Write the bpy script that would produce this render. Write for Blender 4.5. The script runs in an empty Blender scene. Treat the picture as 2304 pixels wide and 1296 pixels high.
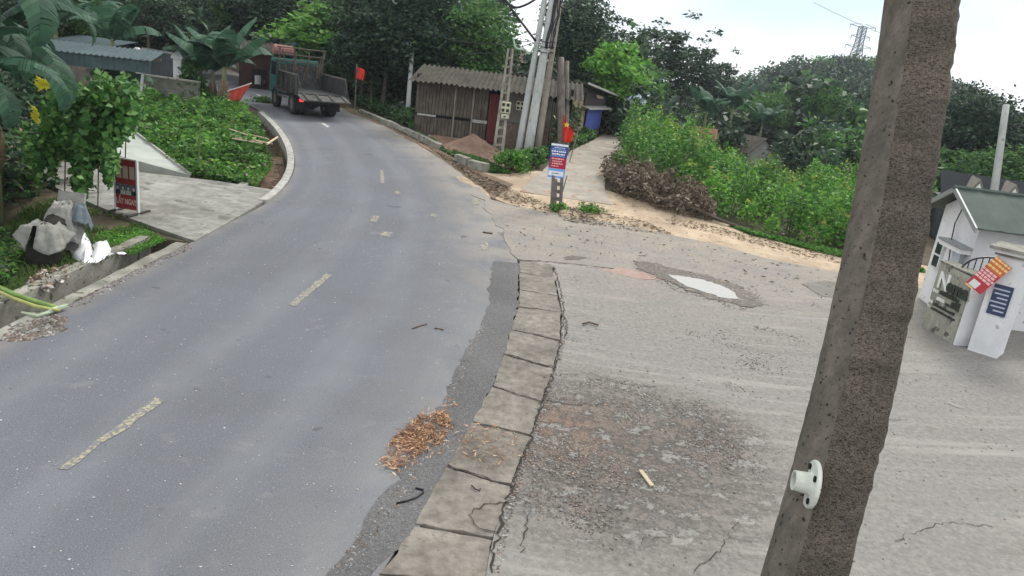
import bpy, math, random
import numpy as np
from mathutils import Vector, Matrix
random.seed(7); RNG = np.random.default_rng(7)
R = math.radians
SC = bpy.context.scene
COL = SC.collection

# ------------------------------------------------------------------ camera
FPX, PW, PH = 1650.0, 2304.0, 1296.0
HC, ROLL = 4.5, R(7.0)
PITCH = math.atan((648 - 130) * math.cos(ROLL) / FPX)
fwd = Vector((0, math.cos(PITCH), -math.sin(PITCH)))
up0 = Vector((0, math.sin(PITCH), math.cos(PITCH)))
rt0 = Vector((1, 0, 0))
cup = up0 * math.cos(ROLL) - rt0 * math.sin(ROLL)
crt = rt0 * math.cos(ROLL) + up0 * math.sin(ROLL)
cd = bpy.data.cameras.new('camera'); cam = bpy.data.objects.new('camera', cd); COL.objects.link(cam)
cd.sensor_width = 36.0; cd.lens = 36.0 * FPX / PW; cd.clip_start = 0.05; cd.clip_end = 3000
cam.matrix_world = Matrix(((crt.x, cup.x, -fwd.x, 0), (crt.y, cup.y, -fwd.y, 0), (crt.z, cup.z, -fwd.z, HC), (0, 0, 0, 1)))
SC.camera = cam

# ------------------------------------------------------------------ sky, sun, exposure
SUN_AZ, SUN_EL = R(30), R(48)          # azimuth clockwise from +Y
w = bpy.data.worlds.new('World'); SC.world = w; w.use_nodes = True
nt = w.node_tree; nt.nodes.clear()
def N(t, kind, **kw):
    n = t.nodes.new(kind)
    for k, v in kw.items(): setattr(n, k, v)
    return n
out = N(nt, 'ShaderNodeOutputWorld'); bg = N(nt, 'ShaderNodeBackground'); bg.inputs[1].default_value = 0.085
sky = N(nt, 'ShaderNodeTexSky', sky_type='NISHITA', sun_disc=False)
sky.sun_elevation = SUN_EL; sky.sun_rotation = SUN_AZ; sky.air_density = 1.2; sky.dust_density = 0.3; sky.ozone_density = 1.0
tc = N(nt, 'ShaderNodeTexCoord')
mp = N(nt, 'ShaderNodeMapping'); mp.inputs['Scale'].default_value = (1.0, 1.0, 2.2)
mp.inputs['Rotation'].default_value = (0, R(18), R(30)); mp.inputs['Location'].default_value = (4.4, 0.3, 2.05)
nz = N(nt, 'ShaderNodeTexNoise'); nz.inputs['Scale'].default_value = 1.1; nz.inputs['Detail'].default_value = 4; nz.inputs['Roughness'].default_value = .5
rp = N(nt, 'ShaderNodeValToRGB'); rp.color_ramp.elements[0].position = .27; rp.color_ramp.elements[0].color = (.3, .3, .3, 1)
rp.color_ramp.elements[1].position = .40; rp.color_ramp.elements[1].color = (1, 1, 1, 1)
mx = N(nt, 'ShaderNodeMix', data_type='RGBA'); mx.inputs['B'].default_value = (12.5, 12.8, 13.2, 1)
L = nt.links.new
L(tc.outputs['Generated'], mp.inputs[0]); L(mp.outputs[0], nz.inputs['Vector']); L(nz.outputs['Fac'], rp.inputs[0])
L(rp.outputs[0], mx.inputs['Factor']); tn = N(nt, 'ShaderNodeMix', data_type='RGBA', blend_type='MULTIPLY'); tn.inputs['Factor'].default_value = 1; tn.inputs['B'].default_value = (.74, .86, 1.2, 1)   # camera white balance
L(sky.outputs[0], tn.inputs['A']); L(tn.outputs['Result'], mx.inputs['A']); L(mx.outputs['Result'], bg.inputs[0]); L(bg.outputs[0], out.inputs[0])
sd = bpy.data.lights.new('sun', 'SUN'); sun = bpy.data.objects.new('sun', sd); COL.objects.link(sun)
sd.energy = 2.3; sd.angle = R(22); sd.color = (1, .95, .88)
sdir = Vector((math.sin(SUN_AZ) * math.cos(SUN_EL), math.cos(SUN_AZ) * math.cos(SUN_EL), math.sin(SUN_EL)))
sun.rotation_euler = sdir.to_track_quat('Z', 'Y').to_euler()
sun.location = (0, 0, 40)
vs = SC.view_settings; vs.view_transform = 'Standard'; vs.look = 'None'; vs.exposure = 0.34; vs.gamma = 1.0; vs.use_curve_mapping = False
SC.cycles.max_bounces = 6; SC.cycles.diffuse_bounces = 3; SC.cycles.glossy_bounces = 2; SC.cycles.transmission_bounces = 3
SC.cycles.transparent_max_bounces = 4; SC.cycles.caustics_reflective = False; SC.cycles.caustics_refractive = False

# ------------------------------------------------------------------ terrain function and picture-to-ground helper
def sst(a, b, v):
    t = np.clip((np.asarray(v, float) - a) / (b - a), 0, 1); return t * t * (3 - 2 * t)
def g(x, y):
    x = np.asarray(x, float); y = np.asarray(y, float)
    z = 1.1 * sst(14.5, 33, y) * (1 - sst(4.5, 9.5, x))
    z = z - 2.4 * sst(6.5, 13, x) * sst(27, 44, y)
    z = z + 5.0 * sst(48, 95, y) * (1 - sst(-5, 12, x)) + 9.5 * sst(85, 190, y) * sst(.25, .42, x / np.maximum(y, 1)) * (1 - .7 * sst(.52, .66, x / np.maximum(y, 1)))
    return z
def ray(px, py):
    return fwd + crt * ((px - PW / 2) / FPX) + cup * (-(py - PH / 2) / FPX)
_T = np.concatenate([np.arange(3, 70, .02), np.arange(70, 400, .5)])
def G(px, py, off=0.0):
    """where the line of sight through a photo pixel meets the terrain"""
    d = ray(px, py)
    z = HC + d.z * _T; h = z - g(d.x * _T, d.y * _T) - off
    k = int(np.argmax(h < 0))
    t = _T[k]
    return Vector((d.x * t, d.y * t, float(g(d.x * t, d.y * t)) + off))
def depth(p):
    return (Vector(p) - Vector((0, 0, HC))).dot(fwd)
def at(px, py, t):
    d = ray(px, py); return Vector((d.x * t, d.y * t, HC + d.z * t))
def gz(x, y): return float(g(x, y))

# ------------------------------------------------------------------ materials
MATS = {}
class NB:
    """small helper to chain shader nodes"""
    def __init__(s, name, rough=.85, spec=.3):
        s.m = bpy.data.materials.new(name); s.m.use_nodes = True; s.t = s.m.node_tree; s.b = s.t.nodes['Principled BSDF']; s.b.inputs['Roughness'].default_value = rough; s.b.inputs['Specular IOR Level'].default_value = spec
        s.co = N(s.t, 'ShaderNodeTexCoord')
    def put(s, sock, v):
        if isinstance(v, (int, float)): sock.default_value = v
        elif isinstance(v, tuple): sock.default_value = (*v, 1) if len(v) == 3 and sock.type == 'RGBA' else v
        else: s.t.links.new(v, sock)
    def noise(s, scale, vec=None, detail=5, rough=.6):
        n = N(s.t, 'ShaderNodeTexNoise'); n.inputs['Scale'].default_value = scale; n.inputs['Detail'].default_value = detail; n.inputs['Roughness'].default_value = rough; s.put(n.inputs['Vector'], vec or s.co.outputs['Object']); return n.outputs['Fac']
    def rng(s, v, a, b, c=0.0, d=1.0):
        n = N(s.t, 'ShaderNodeMapRange'); s.put(n.inputs[0], v); n.inputs['From Min'].default_value = a; n.inputs['From Max'].default_value = b; n.inputs['To Min'].default_value = c; n.inputs['To Max'].default_value = d; return n.outputs[0]
    def math(s, op, a, b=0.0):
        n = N(s.t, 'ShaderNodeMath', operation=op); s.put(n.inputs[0], a); s.put(n.inputs[1], b); return n.outputs[0]
    def mix(s, f, a, b, mode='MIX'):
        n = N(s.t, 'ShaderNodeMix', data_type='RGBA', blend_type=mode); s.put(n.inputs['Factor'], f); s.put(n.inputs['A'], a); s.put(n.inputs['B'], b); return n.outputs['Result']
    def sep(s, v=None):
        n = N(s.t, 'ShaderNodeSeparateXYZ'); s.put(n.inputs[0], v or s.co.outputs['Object']); return n.outputs
    def comb(s, x, y, z=0.0):
        n = N(s.t, 'ShaderNodeCombineXYZ'); s.put(n.inputs[0], x); s.put(n.inputs[1], y); s.put(n.inputs[2], z); return n.outputs[0]
    def bump(s, h, strength, dist=.02):
        n = N(s.t, 'ShaderNodeBump'); n.inputs['Strength'].default_value = strength; n.inputs['Distance'].default_value = dist; s.put(n.inputs['Height'], h)
        ex = [l for l in s.t.links if l.to_socket == s.b.inputs['Normal']]
        if ex: s.t.links.new(ex[0].from_socket, n.inputs['Normal'])
        s.t.links.new(n.outputs[0], s.b.inputs['Normal'])
    def done(s, col): s.put(s.b.inputs['Base Color'], col); return s.m
def mat(name, c1, c2=None, scale=4.0, rough=.85, bump=0.0, bscale=40.0, big=0.0, bigscale=.6, spots=None, spotscale=18, spotpos=.68, metallic=0, spec=.15, detail=6, stretch=None, streak=None):
    if name in MATS: return MATS[name]
    m = bpy.data.materials.new(name); m.use_nodes = True; t = m.node_tree; b = t.nodes['Principled BSDF']; l = t.links.new
    b.inputs['Roughness'].default_value = rough; b.inputs['Metallic'].default_value = metallic
    b.inputs['Specular IOR Level'].default_value = spec
    co = N(t, 'ShaderNodeTexCoord'); src = co.outputs['Object']
    if stretch:
        mpn = N(t, 'ShaderNodeMapping'); mpn.inputs['Scale'].default_value = stretch; l(src, mpn.inputs[0]); src2 = mpn.outputs[0]
    else: src2 = src
    c2 = c2 or tuple(min(1, c * .75) for c in c1)
    nz = N(t, 'ShaderNodeTexNoise'); nz.inputs['Scale'].default_value = scale; nz.inputs['Detail'].default_value = detail; nz.inputs['Roughness'].default_value = .62
    l(src2, nz.inputs['Vector'])
    rp = N(t, 'ShaderNodeValToRGB'); rp.color_ramp.elements[0].position = .32; rp.color_ramp.elements[1].position = .68
    rp.color_ramp.elements[0].color = (*c2, 1); rp.color_ramp.elements[1].color = (*c1, 1); l(nz.outputs['Fac'], rp.inputs[0])
    cur = rp.outputs[0]
    if big:
        n2 = N(t, 'ShaderNodeTexNoise'); n2.inputs['Scale'].default_value = bigscale; n2.inputs['Detail'].default_value = 4; l(src, n2.inputs['Vector'])
        mr = N(t, 'ShaderNodeMapRange'); mr.inputs['From Min'].default_value = .3; mr.inputs['From Max'].default_value = .7
        mr.inputs['To Min'].default_value = 1 - big; mr.inputs['To Max'].default_value = 1 + big; l(n2.outputs['Fac'], mr.inputs[0])
        hs = N(t, 'ShaderNodeMix', data_type='RGBA', blend_type='MULTIPLY'); hs.inputs['Factor'].default_value = 1
        l(cur, hs.inputs['A']); l(mr.outputs[0], hs.inputs['B']); cur = hs.outputs['Result']
    if streak:     # (stretch vec, colour, amount)
        mp2 = N(t, 'ShaderNodeMapping'); mp2.inputs['Scale'].default_value = streak[0]; mp2.inputs['Rotation'].default_value = (0, 0, streak[3] if len(streak) > 3 else 0); l(src, mp2.inputs[0])
        n4 = N(t, 'ShaderNodeTexNoise'); n4.inputs['Scale'].default_value = 1; n4.inputs['Detail'].default_value = 5; l(mp2.outputs[0], n4.inputs['Vector'])
        r4 = N(t, 'ShaderNodeMapRange'); r4.inputs['From Min'].default_value = .5; r4.inputs['From Max'].default_value = .72; r4.inputs['To Max'].default_value = streak[2]; l(n4.outputs['Fac'], r4.inputs[0])
        m4 = N(t, 'ShaderNodeMix', data_type='RGBA'); m4.inputs['B'].default_value = (*streak[1], 1); l(r4.outputs[0], m4.inputs['Factor']); l(cur, m4.inputs['A']); cur = m4.outputs['Result']
    if spots:
        n3 = N(t, 'ShaderNodeTexNoise'); n3.inputs['Scale'].default_value = spotscale; n3.inputs['Detail'].default_value = 3; l(src, n3.inputs['Vector'])
        r3 = N(t, 'ShaderNodeValToRGB'); r3.color_ramp.elements[0].position = spotpos - .04; r3.color_ramp.elements[1].position = spotpos; l(n3.outputs['Fac'], r3.inputs[0])
        m3 = N(t, 'ShaderNodeMix', data_type='RGBA'); m3.inputs['B'].default_value = (*spots, 1); l(r3.outputs[0], m3.inputs['Factor']); l(cur, m3.inputs['A']); cur = m3.outputs['Result']
    l(cur, b.inputs['Base Color'])
    if bump:
        n5 = N(t, 'ShaderNodeTexNoise'); n5.inputs['Scale'].default_value = bscale; n5.inputs['Detail'].default_value = 5; l(src2, n5.inputs['Vector'])
        bp = N(t, 'ShaderNodeBump'); bp.inputs['Strength'].default_value = bump; bp.inputs['Distance'].default_value = .02
        l(n5.outputs['Fac'], bp.inputs['Height']); l(bp.outputs[0], b.inputs['Normal'])
    MATS[name] = m; return m
def leafmat(name, cols, trans=.35, rough=.55, spec=.35, var=.25):
    if name in MATS: return MATS[name]
    m = bpy.data.materials.new(name); m.use_nodes = True; t = m.node_tree; b = t.nodes['Principled BSDF']; l = t.links.new; o = t.nodes['Material Output']
    ge = N(t, 'ShaderNodeNewGeometry'); rp = N(t, 'ShaderNodeValToRGB'); cr = rp.color_ramp
    cr.elements[0].color = (*cols[0], 1); cr.elements[1].color = (*cols[-1], 1)
    for i, c in enumerate(cols[1:-1]):
        e = cr.elements.new((i + 1) / (len(cols) - 1)); e.color = (*c, 1)
    l(ge.outputs['Random Per Island'], rp.inputs[0])
    co = N(t, 'ShaderNodeTexCoord'); nz = N(t, 'ShaderNodeTexNoise'); nz.inputs['Scale'].default_value = .55; nz.inputs['Detail'].default_value = 3; l(co.outputs['Object'], nz.inputs['Vector'])
    mr = N(t, 'ShaderNodeMapRange'); mr.inputs['From Min'].default_value = .35; mr.inputs['From Max'].default_value = .65; mr.inputs['To Min'].default_value = 1 - var; mr.inputs['To Max'].default_value = 1 + var
    l(nz.outputs['Fac'], mr.inputs[0])
    oi = N(t, 'ShaderNodeObjectInfo'); m2 = N(t, 'ShaderNodeMapRange'); m2.inputs['To Min'].default_value = .85; m2.inputs['To Max'].default_value = 1.15; l(oi.outputs['Random'], m2.inputs[0])
    mu = N(t, 'ShaderNodeMath', operation='MULTIPLY'); l(mr.outputs[0], mu.inputs[0]); l(m2.outputs[0], mu.inputs[1])
    mm = N(t, 'ShaderNodeMix', data_type='RGBA', blend_type='MULTIPLY'); mm.inputs['Factor'].default_value = 1; l(rp.outputs[0], mm.inputs['A']); l(mu.outputs[0], mm.inputs['B'])
    c = mm.outputs['Result']; l(c, b.inputs['Base Color']); b.inputs['Roughness'].default_value = rough; b.inputs['Specular IOR Level'].default_value = spec
    tr = N(t, 'ShaderNodeBsdfTranslucent'); l(c, tr.inputs[0]); ms = N(t, 'ShaderNodeMixShader'); ms.inputs[0].default_value = trans
    l(b.outputs[0], ms.inputs[1]); l(tr.outputs[0], ms.inputs[2]); l(ms.outputs[0], o.inputs['Surface'])
    MATS[name] = m; return m
def plain(name, c, rough=.6, spec=.3, metallic=0, emit=0):
    if name in MATS: return MATS[name]
    m = mat(name, c, tuple(x * .85 for x in c), scale=9, rough=rough, spec=spec, metallic=metallic)
    if emit:
        b = m.node_tree.nodes['Principled BSDF']; b.inputs['Emission Color'].default_value = (*c, 1); b.inputs['Emission Strength'].default_value = emit
    return m

# ------------------------------------------------------------------ mesh building
def tag(o, label=None, cat=None, group=None, kind=None):
    if label: o['label'] = label
    if cat: o['category'] = cat
    if group: o['group'] = group
    if kind: o['kind'] = kind
    return o
def thing(name, label, cat, loc=(0, 0, 0), rotz=0.0, group=None):
    o = bpy.data.objects.new(name, None); COL.objects.link(o); o.empty_display_size = .2
    o.location = loc; o.rotation_euler = (0, 0, rotz)
    o['_inv'] = 0; del o['_inv']
    return tag(o, label, cat, group)
def basis(o):
    m = Matrix.Translation(o.location) @ o.rotation_euler.to_matrix().to_4x4()
    if o.parent: m = basis(o.parent) @ m
    return m
def link(name, me, parent=None, loc=None):
    o = bpy.data.objects.new(name, me); COL.objects.link(o)
    if parent is not None: o.parent = parent
    if loc is not None: o.location = loc
    return o
class MB:
    def __init__(s): s.v = []; s.f = []; s.m = []; s.mi = 0
    def add(s, vs, fs):
        k = len(s.v); s.v += [tuple(p) for p in vs]
        for f in fs: s.f.append(tuple(i + k for i in f)); s.m.append(s.mi)
        return s
    def box(s, c, d, rot=None, taper=None):
        x, y, z = d[0] / 2, d[1] / 2, d[2] / 2; t = taper or 1
        vs = [Vector((a * x * (t if e > 0 else 1), b * y * (t if e > 0 else 1), e * z)) for e in (-1, 1) for a, b in ((-1, -1), (1, -1), (1, 1), (-1, 1))]
        if rot is not None: vs = [rot @ v for v in vs]
        return s.add([v + Vector(c) for v in vs], [(3, 2, 1, 0), (4, 5, 6, 7), (0, 1, 5, 4), (1, 2, 6, 5), (2, 3, 7, 6), (3, 0, 4, 7)])
    def span(s, x0, x1, y0, y1, z0, z1): return s.box(((x0 + x1) / 2, (y0 + y1) / 2, (z0 + z1) / 2), (x1 - x0, y1 - y0, z1 - z0))
    def tube(s, pts, rad, n=6, cap=True):
        pts = [Vector(p) for p in pts]; rad = rad if hasattr(rad, '__len__') else [rad] * len(pts)
        rings = []; prev = None
        for i, p in enumerate(pts):
            d = (pts[min(i + 1, len(pts) - 1)] - pts[max(i - 1, 0)])
            d = d.normalized() if d.length > 1e-9 else Vector((0, 0, 1))
            if prev is None: a = d.orthogonal().normalized()
            else:
                a = prev - d * prev.dot(d); a = a.normalized() if a.length > 1e-6 else d.orthogonal().normalized()
            prev = a; b = d.cross(a)
            rings.append([p + (a * math.cos(2 * math.pi * k / n) + b * math.sin(2 * math.pi * k / n)) * rad[i] for k in range(n)])
        vs = [v for r in rings for v in r]; fs = []
        for i in range(len(pts) - 1):
            for k in range(n):
                fs.append((i * n + k, i * n + (k + 1) % n, (i + 1) * n + (k + 1) % n, (i + 1) * n + k))
        if cap: fs.append(tuple(reversed(range(n)))); fs.append(tuple(range((len(pts) - 1) * n, len(pts) * n)))
        return s.add(vs, fs)
    def prism(s, poly, off):
        """closed polygon of 3D points extruded by vector off"""
        n = len(poly); off = Vector(off); a = [Vector(p) for p in poly]; b = [p + off for p in a]
        return s.add(a + b, [tuple(reversed(range(n))), tuple(range(n, 2 * n))] + [(i, (i + 1) % n, n + (i + 1) % n, n + i) for i in range(n)])
    def build(s, name, mt, parent=None, world=False, smooth=False, loc=None, bevel=0):
        v = s.v
        if world and parent is not None:
            inv = basis(parent).inverted(); v = [inv @ Vector(p) for p in v]
        me = bpy.data.meshes.new(name); me.from_pydata([tuple(p) for p in v], [], s.f)
        for m in (mt if isinstance(mt, (list, tuple)) else [mt]): me.materials.append(m)
        if len(me.materials) > 1: me.polygons.foreach_set('material_index', s.m)
        if smooth: me.polygons.foreach_set('use_smooth', [True] * len(me.polygons))
        me.validate(); me.update()
        o = link(name, me, parent, loc)
        if bevel:
            bv = o.modifiers.new('bevel', 'BEVEL'); bv.width = bevel; bv.segments = 2; bv.limit_method = 'ANGLE'
        return o
def quads(name, V, mats, midx=None, parent=None, smooth=False):
    """V: (n,4,3) array of separate quads -> one mesh"""
    n = len(V); me = bpy.data.meshes.new(name)
    me.vertices.add(n * 4); me.vertices.foreach_set('co', np.ascontiguousarray(V, dtype=np.float32).ravel())
    me.loops.add(n * 4); me.loops.foreach_set('vertex_index', np.arange(n * 4, dtype=np.int32))
    me.polygons.add(n); me.polygons.foreach_set('loop_start', np.arange(0, n * 4, 4, dtype=np.int32))
    for m in (mats if isinstance(mats, (list, tuple)) else [mats]): me.materials.append(m)
    if midx is not None: me.polygons.foreach_set('material_index', np.asarray(midx, dtype=np.int32))
    me.update(calc_edges=True); me.validate()
    return me
def rvec(n, rng=RNG):
    v = rng.normal(size=(n, 3)); return v / (np.linalg.norm(v, axis=1, keepdims=True) + 1e-9)
def leaves(C, size, up=.35, aspect=.5, rng=RNG, droop=0.0):
    """diamond leaves centred at C (n,3)"""
    n = len(C); sz = np.asarray(size) * np.ones(n)
    a = rvec(n, rng); a[:, 2] = a[:, 2] * (1 - up) - droop; a /= np.linalg.norm(a, axis=1, keepdims=True) + 1e-9
    r = rvec(n, rng); r[:, 2] += 0; b = np.cross(a, r); b /= np.linalg.norm(b, axis=1, keepdims=True) + 1e-9
    nn = np.cross(a, b)
    L_ = (sz * .5)[:, None]; Wd = (sz * .5 * aspect)[:, None]
    V = np.stack([C - a * L_, C + b * Wd + nn * Wd * .35 + a * L_ * .1, C + a * L_, C - b * Wd + nn * Wd * .35 + a * L_ * .1], 1)
    return V
def stuff(name, V, mats, label, cat, midx=None):
    return tag(link(name, quads(name, V, mats, midx)), label, cat, kind='stuff')
def resample(P, n):
    P = np.asarray([[p[0], p[1]] for p in P], float); d = np.r_[0, np.cumsum(np.hypot(*np.diff(P, axis=0).T))]
    # smooth (Catmull-like) by dense linear + moving average
    s = np.linspace(0, d[-1], n); Q = np.stack([np.interp(s, d, P[:, k]) for k in (0, 1)], 1)
    return Q
def smooth_line(P, n, it=6):
    Q = resample(P, n)
    for _ in range(it):
        Q[1:-1] = .25 * Q[:-2] + .5 * Q[1:-1] + .25 * Q[2:]
    return Q
def sheet(name, Lp, Rp, nu, nv, off, mt, skirt=.12, rag=0.0, parent=None, kind='structure', bumpy=0.0, ragends=0.0):
    A = Lp if isinstance(Lp, np.ndarray) else smooth_line(Lp, nu); B = Rp if isinstance(Rp, np.ndarray) else smooth_line(Rp, nu)
    A = A.copy(); B = B.copy()
    if rag:
        A += RNG.normal(size=A.shape) * rag; B += RNG.normal(size=B.shape) * rag
    k = np.linspace(0, 1, nv)[None, :, None]; P = A[:, None] * (1 - k) + B[:, None] * k
    if ragends:
        e = RNG.normal(size=(nv, 2)) * ragends
        for _ in range(2): e[1:-1] = .3 * e[:-2] + .4 * e[1:-1] + .3 * e[2:]
        P[-1] += e * 1.6
    Z = g(P[..., 0], P[..., 1]) + off
    if bumpy:
        Z += bumpy * (np.sin(P[..., 0] * 2.1 + P[..., 1] * 1.3) + np.sin(P[..., 0] * .9 - P[..., 1] * 2.3 + 1)) * .5
    vs = np.concatenate([P, Z[..., None]], 2).reshape(-1, 3); m = MB()
    n0, n1 = P.shape[:2]
    fs = [(i * n1 + j, i * n1 + j + 1, (i + 1) * n1 + j + 1, (i + 1) * n1 + j) for i in range(n0 - 1) for j in range(n1 - 1)]
    # orient upwards
    a, b, c = (Vector(vs[fs[0][q]]) for q in (0, 1, 2))
    if (b - a).cross(c - b).z < 0: fs = [tuple(reversed(f)) for f in fs]
    m.add(vs, fs)
    ring = [j for j in range(n1)] + [i * n1 + n1 - 1 for i in range(1, n0)] + [(n0 - 1) * n1 + j for j in range(n1 - 2, -1, -1)] + [i * n1 for i in range(n0 - 2, 0, -1)]
    if skirt:
        q = len(m.v); m.v += [(vs[i][0], vs[i][1], vs[i][2] - skirt) for i in ring]
        for i in range(len(ring)):
            j = (i + 1) % len(ring); m.f.append((ring[i], ring[j], q + j, q + i)); m.m.append(0)
    o = m.build(name, mt, parent, smooth=False)
    uv = o.data.uv_layers.new(name='UVMap'); nvv = len(vs)
    for lp_ in o.data.loops:
        i = lp_.vertex_index; uv.data[lp_.index].uv = ((i % n1) / (n1 - 1), (i // n1) / (n0 - 1)) if i < nvv else (0, 0)
    if kind and parent is None: o['kind'] = kind
    return o
def rail(P, w0, w1, top, bot, n=None, m=None, jitter=0):
    """box section along a ground polyline, from offset w0 to w1 to the left of travel, top/bot relative to terrain"""
    Q = P if isinstance(P, np.ndarray) else smooth_line(P, n or 30)
    T = np.gradient(Q, axis=0); T /= np.linalg.norm(T, axis=1, keepdims=True); Nn = np.stack([-T[:, 1], T[:, 0]], 1)
    m = m or MB(); vs = []
    for q, nn in zip(Q, Nn):
        a = q + nn * w0; b = q + nn * w1; z = gz(*q); j = random.gauss(0, jitter) if jitter else 0
        vs += [(a[0], a[1], z + bot), (b[0], b[1], z + bot), (b[0], b[1], z + top + j), (a[0], a[1], z + top + j)]
    fs = []
    for i in range(len(Q) - 1):
        for k in range(4): fs.append((i * 4 + k, i * 4 + (k + 1) % 4, i * 4 + 4 + (k + 1) % 4, i * 4 + 4 + k))
    fs += [(3, 2, 1, 0), tuple(len(vs) - 4 + k for k in range(4))]
    return m.add(vs, fs)
def copy_tree(o, parent=None):
    c = o.copy(); COL.objects.link(c); c.parent = parent
    for ch in list(o.children): copy_tree(ch, c)
    return c
def text_mesh(name, txt, size, mt, parent, M4, extrude=.004, align='LEFT', bold=0.0):
    cu = bpy.data.curves.new(name, 'FONT'); cu.body = txt; cu.size = size; cu.extrude = extrude; cu.align_x = align; cu.offset = bold; cu.resolution_u = 2
    to = bpy.data.objects.new(name, cu); COL.objects.link(to)
    me = bpy.data.meshes.new_from_object(to.evaluated_get(bpy.context.evaluated_depsgraph_get()))
    bpy.data.objects.remove(to); me.transform(M4); me.materials.clear(); me.materials.append(mt); me.name = name
    return link(name, me, parent)
# ================================================================== THE SETTING
def GL(pts): return [G(*p) for p in pts]
# colours
m_soil = mat('soil', (.115, .09, .06), (.06, .055, .032), scale=2.2, bump=.6, bscale=14, big=.3)
nb = NB('asphalt', .85, .2)
uvx = nb.sep(nb.co.outputs['UV']); fine = nb.noise(60, detail=3); agg = nb.noise(130, detail=2); lrg = nb.noise(.45); med = nb.noise(2.4)
c = nb.mix(nb.rng(fine, .35, .65), (.098, .106, .120), (.162, .171, .188))
wob = nb.math('ADD', uvx[0], nb.rng(nb.noise(.25), .3, .7, -.03, .03))
trk = 0.0
tr = nb.math('COSINE', nb.math('MULTIPLY', nb.math('SUBTRACT', wob, .16), 2 * math.pi / .245))     # four tyre-worn bands
along = nb.noise(1, nb.comb(nb.math('MULTIPLY', uvx[0], 14), nb.math('MULTIPLY', uvx[1], 9)))
c = nb.mix(nb.math('MULTIPLY', nb.rng(tr, -.2, .9), nb.rng(along, .3, .65, .1, .42)), c, (.205, .213, .226))
c = nb.mix(nb.rng(lrg, .42, .68, 0, .5), c, (.105, .108, .115))
c = nb.mix(nb.rng(med, .6, .75, 0, .35), c, (.24, .235, .225))
edge = nb.math('MULTIPLY', nb.math('MULTIPLY', nb.rng(uvx[0], .70, .98), nb.rng(nb.sep()[1], 13, 18, .35, 1.0)), nb.rng(nb.noise(1.1), .28, .55)); c = nb.mix(nb.math('MULTIPLY', edge, .9), c, (.285, .258, .22))
edl = nb.math('MULTIPLY', nb.rng(uvx[0], .06, 0.0), nb.rng(nb.noise(1.6), .3, .6)); c = nb.mix(nb.math('MULTIPLY', edl, .7), c, (.24, .22, .19))
c = nb.mix(nb.rng(nb.noise(1.7, detail=2), .70, .74, 0, .6), c, (.07, .07, .072))
c = nb.mix(nb.rng(nb.noise(48, detail=2), .68, .72), c, (.42, .42, .415)); c = nb.mix(nb.rng(agg, .66, .70), c, (.36, .36, .36)); c = nb.mix(nb.rng(nb.noise(95, detail=1), .68, .71, 0, .8), c, (.05, .05, .052))
nb.bump(agg, .45, .012); m_asph = nb.done(c)
m_patch = mat('asphalt_patch', (.15, .148, .146), (.085, .084, .085), scale=26, rough=.9, bump=.9, bscale=60, big=.15, spots=(.26, .26, .26), spotscale=70, spotpos=.66)
nb = NB('yard_concrete', .87, .25)
X_, Y_, Z_ = nb.sep(); f1 = nb.noise(14, detail=6, rough=.7); f2 = nb.noise(1.2); f3 = nb.noise(55, detail=3)
c = nb.mix(nb.rng(f1, .32, .68), (.145, .139, .128), (.245, .236, .216))
dx = nb.math('SUBTRACT', X_, 3.0); dy = nb.math('SUBTRACT', Y_, 31.0); rad = nb.math('SQRT', nb.math('ADD', nb.math('MULTIPLY', dx, dx), nb.math('MULTIPLY', dy, dy))); ang = nb.math('ARCTAN2', dx, dy)
arc = nb.noise(1, nb.comb(nb.math('MULTIPLY', rad, 3.2), nb.math('MULTIPLY', ang, 2.6)), detail=6, rough=.65)       # tyre sweeps turning into the lane
c = nb.mix(nb.math('MULTIPLY', nb.rng(arc, .50, .64, 0, .7), nb.rng(nb.noise(.5), .35, .6)), c, (.305, .292, .268)); c = nb.mix(nb.math('MULTIPLY', nb.rng(arc, .46, .32, 0, .6), nb.rng(nb.noise(.6), .4, .62)), c, (.15, .138, .12))
c = nb.mix(nb.rng(f2, .5, .72, 0, .45), c, (.20, .195, .185))
far = nb.math('MULTIPLY', nb.rng(Y_, 12.5, 20.5), nb.rng(nb.noise(.9, detail=6, rough=.7), .32, .6)); c = nb.mix(nb.math('MULTIPLY', far, .9), c, nb.mix(nb.rng(f1, .3, .7), (.235, .20, .162), (.345, .30, .247)))
def blob(cx, cy, r0, r1):
    ex = nb.math('SUBTRACT', X_, cx); ey = nb.math('MULTIPLY', nb.math('SUBTRACT', Y_, cy), .95); d_ = nb.math('SQRT', nb.math('ADD', nb.math('MULTIPLY', ex, ex), nb.math('MULTIPLY', ey, ey)))
    return nb.math('MULTIPLY', nb.rng(d_, r1, r0), nb.rng(nb.noise(3.0, detail=8, rough=.78), .44, .52))
soil = nb.math('MAXIMUM', blob(1.5, 8.3, .5, 2.6), nb.math('MAXIMUM', blob(.75, 8.6, .3, 1.2), blob(2.7, 9.0, .3, 1.2)))
c = nb.mix(nb.math('MULTIPLY', soil, .62), c, nb.mix(nb.rng(nb.noise(22, detail=5), .35, .65), (.125, .10, .08), (.285, .235, .195)))
red = blob(.8, 8.6, .1, 1.1); c = nb.mix(nb.math('MULTIPLY', red, .5), c, (.30, .19, .135))
c = nb.mix(nb.rng(f3, .66, .71, 0, .8), c, (.085, .078, .068)); c = nb.mix(nb.rng(nb.noise(38, detail=2), .69, .72, 0, .7), c, (.44, .42, .39))
nb.bump(f1, .35, .02); nb.bump(nb.math('MULTIPLY', soil, nb.noise(30, detail=6, rough=.75)), 1.0, .05); m_conc = nb.done(c)
m_slab = mat('slab_concrete', (.228, .207, .178), (.125, .113, .096), scale=7, bump=.6, bscale=30, big=.28, bigscale=1.1, spots=(.13, .115, .09), spotscale=16, spotpos=.69)
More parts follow.
